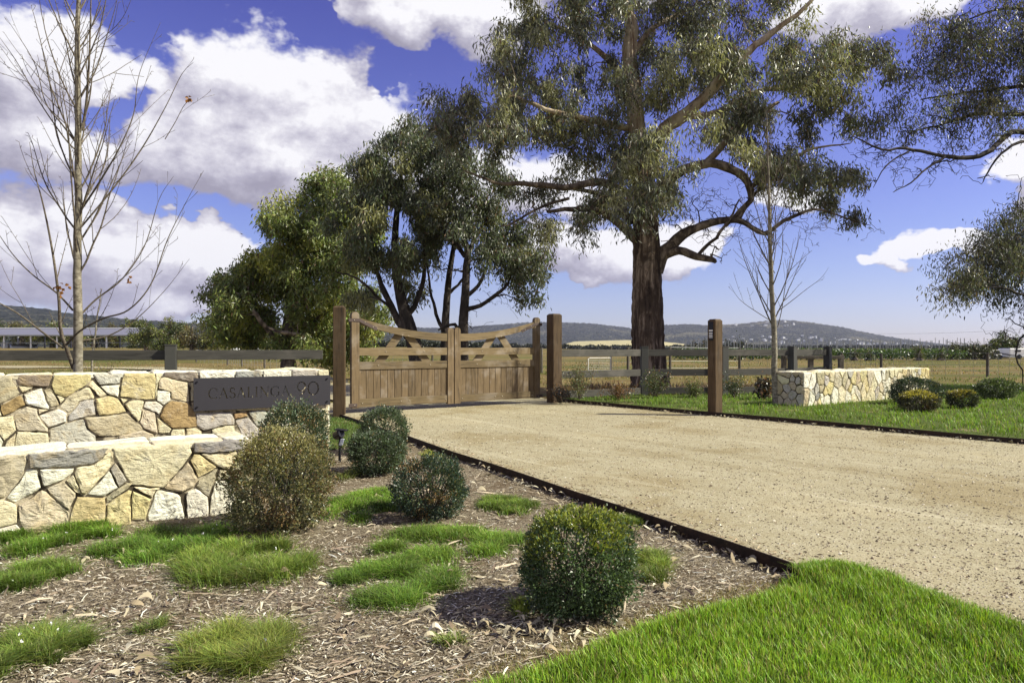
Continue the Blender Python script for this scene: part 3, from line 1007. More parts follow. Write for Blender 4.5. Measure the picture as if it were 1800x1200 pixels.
# ---- lower left wall, in front
LP0 = np.array([-2.30, 5.98]); LU = (0.848, 0.53)
lu = np.array(LU) / np.linalg.norm(LU)
lpos, lpx, lu, ln = make_plane(LP0, lu)
LH = 0.55
root = thing("stone_wall", "low cream stone wall in front, its end behind the browned box ball", "stone wall", (LP0[0], LP0[1], -0.1))
D = [("b", [(-250, 215), (270, 200), (290, 300), (250, 440), (200, 520), (50, 690), (0, 690), (-250, 700)]), ("g", [(290, 215), (600, 195), (1150, 158), (1145, 215), (1050, 290), (980, 330), (800, 355), (300, 375)]),
     ("w", [(280, 383), (400, 385), (420, 500), (440, 580), (340, 650), (160, 740), (60, 690), (200, 530)]), ("w", [(415, 385), (790, 370), (770, 420), (680, 490), (460, 570)]),
     ("c", [(800, 365), (990, 340), (1195, 220), (1195, 300), (1140, 390), (1010, 540), (900, 650), (860, 640), (780, 430)]), ("c", [(690, 500), (775, 430), (860, 650), (800, 630)]),
     ("p", [(490, 590), (680, 510), (805, 640), (800, 680), (735, 820), (600, 720)]), ("w", [(910, 650), (1020, 545), (1150, 395), (1250, 580), (1110, 670)]), ("l", [(1160, 385), (1210, 305), (1345, 510), (1255, 580)]),
     ("b", [(1115, 680), (1340, 525), (1410, 525), (1350, 590), (1125, 745)]), ("c", [(-250, 700), (60, 710), (180, 760), (190, 850), (185, 950), (0, 1000), (-250, 1000)]),
     ("p", [(190, 760), (300, 710), (440, 600), (490, 620), (735, 840), (725, 890), (700, 1000), (500, 1050), (270, 1080), (200, 920)]), ("y", [(745, 840), (810, 670), (1110, 680), (1115, 890), (1100, 990), (720, 1020)]),
     ("w", [(-250, 1010), (0, 1010), (180, 960), (240, 1030), (240, 1150), (0, 1180), (-250, 1180)]), ("y", [(1125, 755), (1355, 600), (1395, 610), (1385, 890), (1380, 990), (1120, 1000)])]
E = [("c", [(-20, 255), (0, 232), (810, 220), (830, 330), (730, 470), (520, 700), (190, 670), (150, 620), (0, 350)]), ("c", [(205, 690), (500, 705), (450, 715), (410, 810)]), ("g", [(840, 200), (1390, 180), (1370, 300), (1000, 340), (835, 330)]),
     ("y", [(840, 342), (900, 345), (1090, 485), (890, 600), (860, 520), (800, 410)]), ("b", [(780, 420), (890, 600), (850, 690), (720, 750), (520, 705)]), ("c", [(910, 342), (1300, 315), (1300, 400), (1210, 510), (1100, 480)]),
     ("b", [(1100, 490), (1050, 660), (1000, 800), (860, 690), (890, 620)]), ("c", [(1115, 510), (1210, 520), (1255, 620), (1080, 620)]), ("w", [(1070, 630), (1250, 625), (1310, 850), (1320, 1000), (1010, 1010), (1020, 790)]),
     ("w", [(770, 740), (860, 700), (990, 790), (1000, 900), (990, 1030), (780, 1030), (760, 800)]), ("w", [(420, 815), (450, 720), (680, 760), (710, 800), (750, 1040), (360, 1050), (350, 990)]),
     ("y", [(200, 730), (400, 820), (350, 970), (340, 1040), (185, 1040)]), ("c", [(1310, 320), (1415, 310), (1415, 600), (1265, 610), (1220, 515), (1305, 410)]), ("w", [(1262, 630), (1415, 610), (1415, 1000), (1330, 1000), (1320, 850)])]
for lst, s, ox, oy in ((D, 6, 0, 760), (E, 6, 200, 740)):
    for colr, pl in lst:
        q = [lpx(*tr(zx, zy, s, ox, oy)) for zx, zy in pl]
        q = [(min(a_, 0.0), min(z_ + (0.0), LH)) for a_, z_ in q]
        if colr in "gbd" and False: pass
        top_ = max(z for _, z in q)
        if top_ > LH - 0.07:                     # top course reaches the arris
            q = [(a_, LH if z_ > top_ - 0.045 else z_) for a_, z_ in q]
        add_stone(root, q[::-1], lpos, colr, relief=0.015, proud=srng.uniform(0, .012) + (0.01 if colr == "g" else 0), tex=srng.uniform(.6, 1.5), gap=0.003)
uL = lpx(-40, 800)[0]
for c in voronoi(uL - 2.2, uL, -0.1, LH, 34, 1.2, 31):
    add_stone(root, c, lpos, srng.choice(list("ccwylpb")), relief=0.012)
core(root, LP0, lu, ln, uL - 2.2, 0.0, 0.6, -0.15, LH - 0.012, 0.004)
top_slabs(root, LP0, lu, ln, uL - 2.2, 0.0, 0.6, LH, 15, .4, .9)
pe, fe, ue, ne = make_plane(LP0, (-lu[1], lu[0]))
for c in voronoi(0.0, 0.6, -0.1, LH, 9, 0.9, 9):
    add_stone(root, c, pe, srng.choice(list("cwylp")), relief=0.012)

# ---- right wall
RP0 = np.array([6.40, 15.0])
ru = np.array([0.83, 0.56]) / np.linalg.norm([0.83, 0.56])
RH = 0.80
RLn = 5.65
rpos, rpx, ru, rn = make_plane(RP0, ru)
root = thing("stone_wall", "long cream stone wall on the grass right of the driveway", "stone wall", (RP0[0], RP0[1], 0.0))
for i, c in enumerate(voronoi(0, RLn, 0.0, RH, 92, 0.85, 41)):
    add_stone(root, c, rpos, srng.choice(list("ccwwbylpg"), p=[.22, .16, .10, .08, .12, .12, .08, .10, .02]), relief=0.02, gap=0.012, proud=srng.uniform(-.005, .012), seg=0.06)
rpe, _, rue, _ = make_plane(RP0 + np.array([-ru[1], ru[0]]) * 0.66, (ru[1], -ru[0]))
for c in voronoi(0, 0.66, 0.0, RH, 17, 0.85, 42):
    add_stone(root, c, rpe, srng.choice(list("cbpl")), relief=0.02, gap=0.012, seg=0.06)
core(root, RP0, ru, rn, 0.0, RLn, 0.66, -0.1, RH - 0.012, 0.008)
top_slabs(root, RP0, ru, rn, 0.0, RLn, 0.66, RH, 25)

# ================================================================ name sign
SIGN_OFF = 0.055
s_a0, s_z0 = fpx(338.7, 722.5)
s_a1 = fpx(578, 712)[0]
s_w = s_a1 - s_a0
s_h = 0.385
s_z0 = fpx(338.7, 722)[1]
org = np.array(pos(s_a0, s_z0, SIGN_OFF))
ang = math.atan2(uu[1], uu[0])
sign = thing("name_sign", "graphite metal plate reading CASALINGA 90 on the higher stone wall", "sign", org, ang)


def ribbon2(pts, w):
    pts = np.array(pts, float); w = np.broadcast_to(w, (len(pts),))
    t = unit(np.gradient(pts, axis=0)); nrm = np.stack([-t[:, 1], t[:, 0]], 1)
    return pts + nrm * w[:, None] / 2, pts - nrm * w[:, None] / 2


def line(a, b, w0, w1=None):
    w1 = w0 if w1 is None else w1
    return ribbon2([a, b], [w0, w1])


def arc(cx, cy, rx, ry, a0, a1, wf, n=18):
    t = np.radians(np.linspace(a0, a1, n))
    return ribbon2(np.stack([cx + rx * np.cos(t), cy + ry * np.sin(t)], 1), [wf(x) for x in t])


TH, TN = 0.125, 0.034           # thick and thin strokes in cap-height units
def thk(x): return TN + (TH - TN) * abs(math.cos(x))
def serif(x, y, w=0.16): return line((x - w / 2, y), (x + w / 2, y), 0.03)


LET = {
    "C": ([arc(.45, .5, .43, .49, 48, 312, thk), line((.735, .70), (.735, .93), .03, .06)], .80),
    "A": ([line((.08, .0), (.40, 1.0), TN), line((.38, 1.0), (.74, .0), TH * .95), line((.18, .36), (.60, .36), .035), serif(.08, .015, .2), serif(.74, .015, .24)], .84),
    "S": ([arc(.28, .745, .205, .235, 35, 270, lambda t: TN + .07 * abs(math.sin(t / 2 + .4))), arc(.27, .26, .235, .25, 90, -150, lambda t: TN + .08 * abs(math.cos(t))), line((.455, .72), (.455, .93), .03, .05), line((.05, .07), (.05, .28), .05, .03)], .56),
    "L": ([line((.15, 0), (.15, 1), TH), line((.1, .02), (.55, .02), .035), line((.545, .0), (.57, .2), .05, .03), serif(.15, .985, .26), serif(.12, .015, .2)], .64),
    "I": ([line((.15, 0), (.15, 1), TH), serif(.15, .985, .28), serif(.15, .015, .28)], .34),
    "N": ([line((.14, 0), (.14, 1), TN), line((.12, 1), (.78, .0), TH), line((.80, 0), (.80, 1), TN), serif(.14, .015, .22), serif(.1, .985, .18), serif(.80, .985, .22)], .96),
    "G": ([arc(.45, .5, .43, .49, 50, 318, thk), line((.74, .70), (.74, .92), .03, .06), line((.76, .10), (.76, .42), TH), serif(.76, .43, .26)], .92),
    "9": ([arc(.36, .66, .30, .33, 0, 360, lambda t: .05 + .07 * abs(math.cos(t)), 30), ribbon2([(.685, .70), (.68, .55), (.62, .36), (.50, .19), (.34, .06), (.20, .01)], [.05, .11, .12, .10, .07, .05])], .78),
    "0": ([arc(.44, .5, .39, .49, 0, 360, lambda t: .05 + .075 * abs(math.cos(t)), 34)], .9),
}
cutV, cutF = [], []


def put(ch, x, z, cap):
    strokes, adv = LET[ch]
    for l, r in strokes:
        n = len(l)
        for i in range(n - 1):
            q = [l[i], l[i + 1], r[i + 1], r[i]]
            base = len(cutV)
            for yy in (-0.02, 0.02):
                for p in q:
                    cutV.append((x + p[0] * cap, yy, z + p[1] * cap))
            cutF.extend([[base + 3, base + 2, base + 1, base], [base + 4, base + 5, base + 6, base + 7]] + [[base + k, base + (k + 1) % 4, base + 4 + (k + 1) % 4, base + 4 + k] for k in range(4)])
    return adv * cap


def sx(px): return fpx(px, 690)[0] - s_a0


word = "CASALINGA"
cap = 0.125
total = sum(LET[c][1] for c in word) * cap
x = sx(365)
room = sx(507) - x
sp = (room - total) / (len(word) - 1)
zb_ = 0.5 * s_h - 0.055
for c in word:
    x += put(c, x, zb_, cap) + sp
x = sx(519)
x += put("9", x, zb_ + 0.0, 0.168) + 0.0
put("0", x + .005, zb_ + 0.0, 0.168)
pv, pf = box(0, s_w, -0.004, 0.004, 0, s_h, 0.0008)
plate_me = mesh("plate", pv, pf)
cut_me = mesh("cut", cutV, cutF)
bm = bmesh.new(); bm.from_mesh(cut_me); bmesh.ops.recalc_face_normals(bm, faces=bm.faces); bm.to_mesh(cut_me); bm.free()
po = bpy.data.objects.new("plate", plate_me); co_ = bpy.data.objects.new("cut", cut_me)
COL.objects.link(po); COL.objects.link(co_)
md = po.modifiers.new("b", "BOOLEAN"); md.operation = "DIFFERENCE"; md.object = co_; md.solver = "EXACT"; md.use_self = True
dg = bpy.context.evaluated_depsgraph_get()
res = bpy.data.meshes.new_from_object(po.evaluated_get(dg))
bpy.data.objects.remove(po); bpy.data.objects.remove(co_)
if len(res.vertices) < 200: res = plate_me
res.materials.clear(); res.materials.append(M["sign"])
res.name = "plate"
mk("plate", None, None, None, sign, data=res)
for bx, bz in ((.035, .045), (.035, s_h - .045), (s_w - .045, .045), (s_w - .045, s_h - .045)):
    T = Tubes(); T.add([(bx, -.006, bz), (bx, -.016, bz)], .009, 8); T.add([(bx, .004, bz), (bx, .06, bz)], .006, 6)
    v, f = T.arrays()
    dv, df = box(bx - .009, bx + .009, -.0175, -.0155, bz - .009, bz + .009, .003)
    f = list(map(list, f)) + [[i + len(v) for i in ff] for ff in df]
    mk("stand_off_bolt", np.concatenate([v, dv]), f, M["black"], sign, world=False)
# ================================================================ gate posts, gate leaves, fences


def heavy_post(x, y, h, w, ang, name, label, cat="post", z0=-0.1, mat="post_z"):
    r = thing(name, label, cat, (x, y, z0), ang)
    c = w * 0.14
    prof = [(z0 * 0, w), (h - z0 - 0.035, w), (h - z0, w - 2 * c)]
    V, F = [], []
    for z, ww in prof:
        b = .008
        s = ww / 2
        V += [(-s + b, -s, z), (s - b, -s, z), (s, -s + b, z), (s, s - b, z), (s - b, s, z), (-s + b, s, z), (-s, s - b, z), (-s, -s + b, z)]
    for k in range(2):
        for i in range(8):
            F.append([k * 8 + i, k * 8 + (i + 1) % 8, k * 8 + 8 + (i + 1) % 8, k * 8 + 8 + i])
    F.append([16 + i for i in range(8)])
    mk("post", V, F, M[mat], r, world=False)
    return r


GA = math.atan2(.563, .825)
gp_l = heavy_post(-3.47, 13.72, 2.175, 0.235, GA - rad(24), "gate_post", "tall square timber gate post left of the gate, beside the name plate", "gate post")
gp_r = heavy_post(1.03, 16.62, 2.16, 0.27, GA, "gate_post", "tall square timber gate post right of the gate, its left side in shade", "gate post")

HL = np.array([-3.30, 13.98]); HR = np.array([0.66, 16.70])
gd = HR - HL; gl = np.linalg.norm(gd); gang = math.atan2(gd[1], gd[0])


def gate_leaf(flip, label):
    """built left-hinged along +x; flip mirrors it"""
    L = gl / 2 - 0.012
    s = -1 if flip else 1
    loc = HR if flip else HL
    r = thing("gate_leaf", label, "gate", (loc[0], loc[1], 0.0), gang, "pair of matching timber gate leaves")

    def fl(V):
        V = np.array(V, float); V[:, 0] *= s
        return V

    def add(name, V, F, mat, par=r):
        if flip: F = [f[::-1] for f in F]
        return mk(name, fl(V), F, M[mat], par, world=False)
    # stiles with rounded tops

    def stile(x0, x1, z0, z1, rnd):
        xs = [x0, x1]; w = x1 - x0; cx = (x0 + x1) / 2
        out_ = [(x0, z0), (x1, z0), (x1, z1 - w * .42)]
        out_ += [(cx + w / 2 * math.cos(t), z1 - w * .42 + w * .42 * math.sin(t)) for t in np.radians((25, 50, 75, 105, 130, 155))] if rnd else []
        out_ += [(x0, z1 - w * .42)]
        n = len(out_)
        V = [(x, -.05, z) for x, z in out_] + [(x, .05, z) for x, z in out_]
        F = [list(range(n)), list(range(2 * n - 1, n - 1, -1))] + [[(i + 1) % n, i, i + n, (i + 1) % n + n] for i in range(n)]
        add("stile", V, F, "gate_z")
    stile(0, .165, .105, 2.075, True)
    stile(L - .15, L, .085, 1.79, True)

    def bar(x0, x1, z0, z1, name="rail", y=.035, mat="gate_x"):
        v, f = box(x0, x1, -y, y, z0, z1, .005)
        return add(name, v, f, mat)
    x0, x1 = .165, L - .15
    bar(x0, x1, .115, .285); r2 = bar(x0, x1, 1.175, 1.335); bar(x0, x1, .885, 1.045)
    # swept top rail
    n = 14
    V, F = [], []
    for i in range(n + 1):
        t = i / n
        xx = x0 + (x1 - x0) * t
        zt = 1.955 - .585 * t + .285 * t * t
        th = .125 + .045 * t
        V += [(xx, -.037, zt - th), (xx, -.037, zt), (xx, .037, zt), (xx, .037, zt - th)]
    for i in range(n):
        for k in range(4):
            F.append([i * 4 + k, i * 4 + (k + 1) % 4, i * 4 + 4 + (k + 1) % 4, i * 4 + 4 + k][::-1])
    F += [[0, 1, 2, 3], [n * 4 + k for k in (3, 2, 1, 0)]]
    add("top_rail", V, F, "gate_x")
    # boards
    nb = 13
    w = (x1 - x0) / nb
    for i in range(nb):
        a = x0 + w * i
        v, f = box(a + .003, a + w - .003, -.012, .016, .283, .888, .004)
        add("board", v, f, "gate_z")
    add("backing_rail", *box(x0, x1, .018, .03, .40, .47, .002), "gate_x")
    # chevron brace behind the rails
    for sg in (-1, 1):
        cx = (x0 + x1) / 2 + .0
        p0 = np.array([cx + sg * .07, 1.66]); p1 = np.array([cx + sg * .66, .90])
        d = (p1 - p0) / np.linalg.norm(p1 - p0); nn_ = np.array([-d[1], d[0]]) * .085
        q = [p0 + nn_, p1 + nn_, p1 - nn_, p0 - nn_]
        V = [(p[0], .038 + .001 * sg, p[1]) for p in q] + [(p[0], .068 + .001 * sg, p[1]) for p in q]
        F = [[0, 1, 2, 3], [7, 6, 5, 4]] + [[(i + 1) % 4, i, i + 4, (i + 1) % 4 + 4] for i in range(4)]
        add("brace", V, F, "gate_x")
    # ironwork
    for z, ln in ((1.905, .55),):
        V = [(-.06, -.045, z - .035), (.165, -.055, z - .035), (.165, -.055, z + .03), (-.06, -.045, z + .03), (ln, -.045, z - .215), (ln, -.045, z - .14),
             (-.06, -.052, z - .035), (.165, -.062, z - .035), (.165, -.062, z + .03), (-.06, -.052, z + .03), (ln, -.052, z - .215), (ln, -.052, z - .14)]
        F = [[6, 7, 8, 9], [7, 10, 11, 8], [9, 8, 2, 3], [8, 11, 5, 2], [6, 0, 1, 7], [7, 1, 4, 10], [10, 4, 5, 11], [0, 6, 9, 3]]
        h = add("strap_hinge", V, F, "steel_dark")
    add("foot_hinge", *box(-.07, .12, -.06, -.051, .125, .195, .003), "steel_dark")
    # bolts
    spots = [(x0 + .07, .19), (cx - .1, .2), (cx + .1, .2), (x1 - .05, .19), (cx - .45, 1.255), (cx + .45, 1.255), (cx - .62, .965), (cx + .6, .965), (cx - .07, 1.60), (cx + .08, 1.59), (.05, 1.9), (.28, 1.865), (.46, 1.77), (.06, .16)]
    for bx, bz in spots:
        T = Tubes(); yy = -.064 if (bx < .17 or bz > 1.75) else -.045
        T.add([(bx * s, yy + .02, bz), (bx * s, yy, bz), (bx * s, yy - .004, bz)], [.010, .010, .003], 8)
        v, f = T.arrays(); mk("bolt", v, f, M["bolt"], r, world=False)
    return r


gate_leaf(False, "left timber gate leaf, hinged on the post beside the name plate")
gate_leaf(True, "right timber gate leaf, hinged on the post with the dark side")
# a few pale bark curls left of the gate foot are part of the litter

# intercom bollard
ic = heavy_post(4.03, 13.55, 1.905, 0.205, rad(31), "intercom_post", "free-standing square timber post with black intercom on its dark side", "intercom post", -0.02)
fv, ff = box(-.118, -.1035, -.055, .055, 1.50, 1.87, .008)
mk("intercom", fv, ff, M["black"], ic, world=False)
for zz in (1.555, 1.585, 1.615, 1.645):
    v, f = box(-.1215, -.1185, -.045, .045, zz, zz + .014)
    mk("key_row", v, f, M["white"], ic, world=False)
mk("call_button", *box(-.1215, -.1185, -.048, .048, 1.685, 1.71), M["white"], ic, world=False)

# ---- charcoal post and rail fences


def rail_fence(pts, tops, thk_, label, post_h, seg_from=0, post_at=None, wpost=.15, z0=0.0):
    pts = [np.array(p, float) for p in pts]
    r = thing("post_and_rail_fence", label, "fence", (*pts[0], z0))
    for i, p in enumerate(pts):
        if post_at is not None and i not in post_at: continue
        if i < len(pts) - 1: d = pts[i + 1] - p
        else: d = p - pts[i - 1]
        a = math.atan2(d[1], d[0])
        v, f = box(-wpost / 2, wpost / 2, -wpost / 2, wpost / 2, z0 - .1, post_h - .02, .006)
        v = rotz(v, a) + np.array([*p, 0])
        o = mk("post", v, f, M["rail_post"], r)
        c, cf = box(-wpost / 2 - .008, wpost / 2 + .008, -wpost / 2 - .008, wpost / 2 + .008, post_h - .02, post_h, .006)
        mk("post_cap", rotz(c, a) + np.array([*p, 0]), cf, M["rail_post"], r)
    for i in range(len(pts) - 1):
        a0, b0 = pts[i], pts[i + 1]
        d = b0 - a0; L = np.linalg.norm(d); a = math.atan2(d[1], d[0])
        for t in tops:
            # rail local x along the fence so the grain follows it
            o_v, o_f = box(wpost / 2 + .002, L - wpost / 2 - .002, -.022, .022, 0, thk_, .004)
            me = mesh("rail", o_v, o_f); me.materials.append(M["rail_x"])
            o = mk("rail", None, None, None, r, data=me)
            o.location = (a0[0] - r.location[0], a0[1] - r.location[1], t - thk_ - z0)
            o.rotation_euler = (0, 0, a)
    return r


rail_fence([(1.02, 16.85), (3.57, 18.45), (5.77, 18.60), (7.92, 19.3), (9.62, 20.8)], (1.29, .755, .26), .18, "charcoal post and rail fence right of the gate, three rails high", 1.37, post_at=(1, 2, 3, 4), wpost=.19)
rail_fence([(-15.2, 10.2), (-9.35, 11.75), (-6.22, 12.45), (-3.62, 13.42)], (1.295, .755, .26), .18, "charcoal post and rail fence behind the name wall, left of the gate", 1.40, post_at=(0, 1, 2), wpost=.19, z0=-.05)

# ---- old rail fence beyond the corner (background right)


def wire_fence(pts, h, label, wires=(.25, .5, .75, 1.0), rpost=.07, mat="old_post", droppers=0, square=False):
    pts = [np.array(p, float) for p in pts]
    r = thing("wire_fence", label, "fence", (*pts[0], zg(*pts[0])))
    for p in pts:
        z = float(zg(*p))
        T = Tubes(); T.add([(*p, z - .1), (*p, z + h * .6), (*p, z + h)], [rpost * 1.05, rpost, rpost * .95], 7)
        v, f = T.arrays(); f = list(map(list, f)) + [[14 + i for i in range(7)]]
        mk("post", v, f, M[mat], r)
    T = Tubes()
    for a, b in zip(pts[:-1], pts[1:]):
        za, zb2 = float(zg(*a)), float(zg(*b))
        for w in wires:
            m_ = (a + b) / 2
            T.add([(*a, za + h * w), (*m_, (za + zb2) / 2 + h * w - .02), (*b, zb2 + h * w)], .006, 3)
        for k in range(1, droppers + 1):
            t = k / (droppers + 1); q = a + (b - a) * t; zq = za + (zb2 - za) * t
            T.add([(*q, zq), (*q, zq + h * .95)], .008, 3)
    v, f = T.arrays()
    tag(mk("wire", v, f, M["wire"], r), kind="stuff")
    return r


def gz(x, y, z=-.12):
    return G(x, y, z)[:2]


wire_fence([P(952, 640, 39)[:2], P(1074, 0, 37)[:2], P(1104, 0, 33)[:2], P(1178, 0, 36)[:2], P(1300, 0, 38)[:2], P(1400, 0, 37)[:2]], 1.45, "old timber posts and wire netting behind the big gum", droppers=5)
wire_fence([P(1480, 0, 40)[:2], P(1549, 0, 36)[:2], P(1736, 0, 33)[:2], P(1900, 0, 30)[:2], P(2100, 0, 27)[:2]], 1.15, "stock wire fence with round posts behind the right stone wall", droppers=7)
wire_fence([P(345, 0, 62)[:2], P(400, 0, 54)[:2], P(425, 0, 50)[:2], P(465, 0, 47)[:2], P(540, 0, 45)[:2], P(640, 0, 44)[:2], P(760, 0, 43)[:2]], 1.15, "light wire fence along the farm track under the trees", droppers=6, wires=(.2, .4, .6, .8, .97))

# white framed mesh gate
g = thing("mesh_gate", "white tube framed mesh gate hanging on an old post behind the fence", "farm gate", (*P(1033, 0, 36)[:2], -.12))
T = Tubes(); a = P(1034, 630, 36); b = P(1073, 630, 36.8)
ax, bx = a[:2], b[:2]
T.add([(*ax, .05), (*ax, .72), (*(ax + (bx - ax) * .06), .78), (*bx, .78), (*bx, .05), (*ax, .05)], .02, 6)
v, f = T.arrays(); mk("frame", v, f, M["white"], g)
T = Tubes()
for k in range(1, 13):
    q = ax + (bx - ax) * k / 13; T.add([(*q, .05), (*q, .77)], .004, 3)
for k in range(1, 8):
    T.add([(*ax, .05 + .09 * k), (*bx, .05 + .09 * k)], .004, 3)
v, f = T.arrays(); tag(mk("mesh_infill", v, f, M["wire"], g), kind="stuff")

# low timber paddock rails seen through the corner of the charcoal fence
r = thing("paddock_rail", "low dark timber rail on short posts beyond the fence corner", "fence", (*P(1375, 0, 29)[:2], -.12))
for px in (1378, 1425, 1478):
    q = P(px, 0, 29)
    mk("post", *box(q[0] - .09, q[0] + .09, 28.9, 29.1, -.2, 1.02, .01), M["old_post"], r)
q0, q1 = P(1378, 0, 29)[0], P(1478, 0, 29)[0]
mk("rail", *box(q0, q1, 28.86, 28.9, .85, .98, .01), M["old_post"], r)

# power line far right
T = Tubes()
pa, pb = P(1440, 583, 260), P(2000, 560, 200)
T.add([pa + (pb - pa) * t - np.array([0, 0, 2.2 * 4 * t * (1 - t)]) for t in np.linspace(0, 1, 12)], .03, 4)
v, f = T.arrays(); tag(mk("power_line", v, f, M["grey"]), label="thin power line crossing the sky at the far right", cat="cable")

# ---- spike garden light
sl = G(597, 813, -.075)
lt = thing("garden_spotlight", "small black spike spotlight with square head between the box balls", "garden light", sl)
T = Tubes(); T.add([(0, 0, -.05), (0, 0, .27)], .016, 8); v, f = T.arrays(); mk("stake", v, f, M["black"], lt, world=False)
T = Tubes()
for y0_, y1_, r_ in ((-.075, .05, .052),):
    T.add([(-.06, .03, .315), (-.05, .02, .33), (.02, -.03, .365), (.035, -.04, .37)], [.02, .055, .055, .05], 12)
v, f = T.arrays(); f = list(map(list, f)) + [[36 + i for i in range(12)], [i for i in range(12)][::-1]]
mk("lamp_head", v, f, M["black"], lt, world=False)
v, f = box(-.055, .10, -.062, .062, .405, .415, .003); v = v.copy(); v[:, 2] += (v[:, 0]) * -.12
mk("glare_shield", v, f, M["black"], lt, world=False)
v, f = box(.0, .045, -.05, -.03, .22, .30, .004); v[:, 0] += (v[:, 2] - .22) * .3
mk("lens", v, f, plain("frosted_lens", (.35, .38, .45), .15, 0, .05, 30), lt, world=False)
T = Tubes(); T.add([(0, 0, .26), (.02, -.005, .30), (.012, 0, .34)], [.02, .024, .02], 8); v, f = T.arrays(); mk("bracket", v, f, M["black"], lt, world=False)
# ================================================================ trees


class Skel:
    def __init__(self, seed):
        self.pos, self.r = [], []
        self.T = Tubes()
        self.R = np.random.default_rng(seed)

    def path(self, c, r, k=7, reg=True):
        self.T.add(c, r, k)
        if reg:
            self.pos += list(c); self.r += list(np.broadcast_to(r, (len(c),)))

    def limb(self, pts, k=9, step=.28, jit=.05, reg=True):
        """pts rows: x, y, z, r"""
        c = catmull(np.array(pts, float), step)
        n = len(c)
        c[:, 3] = np.maximum(c[:, 3], .004)
        j = np.cumsum(self.R.normal(0, 1, (n, 3)), 0); j -= np.linspace(0, 1, n)[:, None] * j[-1]
        c[:, :3] += j * jit * .35
        c[:, 3] *= 1 + self.R.normal(0, .05, n)
        self.path(c[:, :3], c[:, 3], k, reg)
        return c

    def grow(self, target, rmin=.008, bend=.2, k=5, step=.25, jit=.06, kr=.016):
        Pn = np.array(self.pos); Rn_ = np.array(self.r)
        d = np.linalg.norm(Pn - target, axis=1)
        cost = d + np.where(Pn[:, 2] > target[2] + .3, .6, 0) - .6 * np.minimum(Rn_, .1) / .1 * .3
        i = int(np.argmin(cost))
        p0 = Pn[i]; L = d[i]
        if L < .1: return None
        r0 = min(Rn_[i] * .75, .010 + kr * L)
        mid = (p0 + target) / 2 + self.R.normal(0, bend * .4, 3) * L * .5 + np.array([0, 0, bend * L * .35])
        q = (p0 * .25 + mid * .75 + self.R.normal(0, .04, 3) * L)
        c = catmull(np.array([p0, q, mid * .35 + target * .65 + self.R.normal(0, .05, 3) * L, target]), step)
        n = len(c)
        c[1:-1] += self.R.normal(0, jit * .5, (n - 2, 3)) if n > 2 else 0
        rr = np.linspace(r0, max(rmin, r0 * .3), n)
        self.path(c, rr, k)
        return c


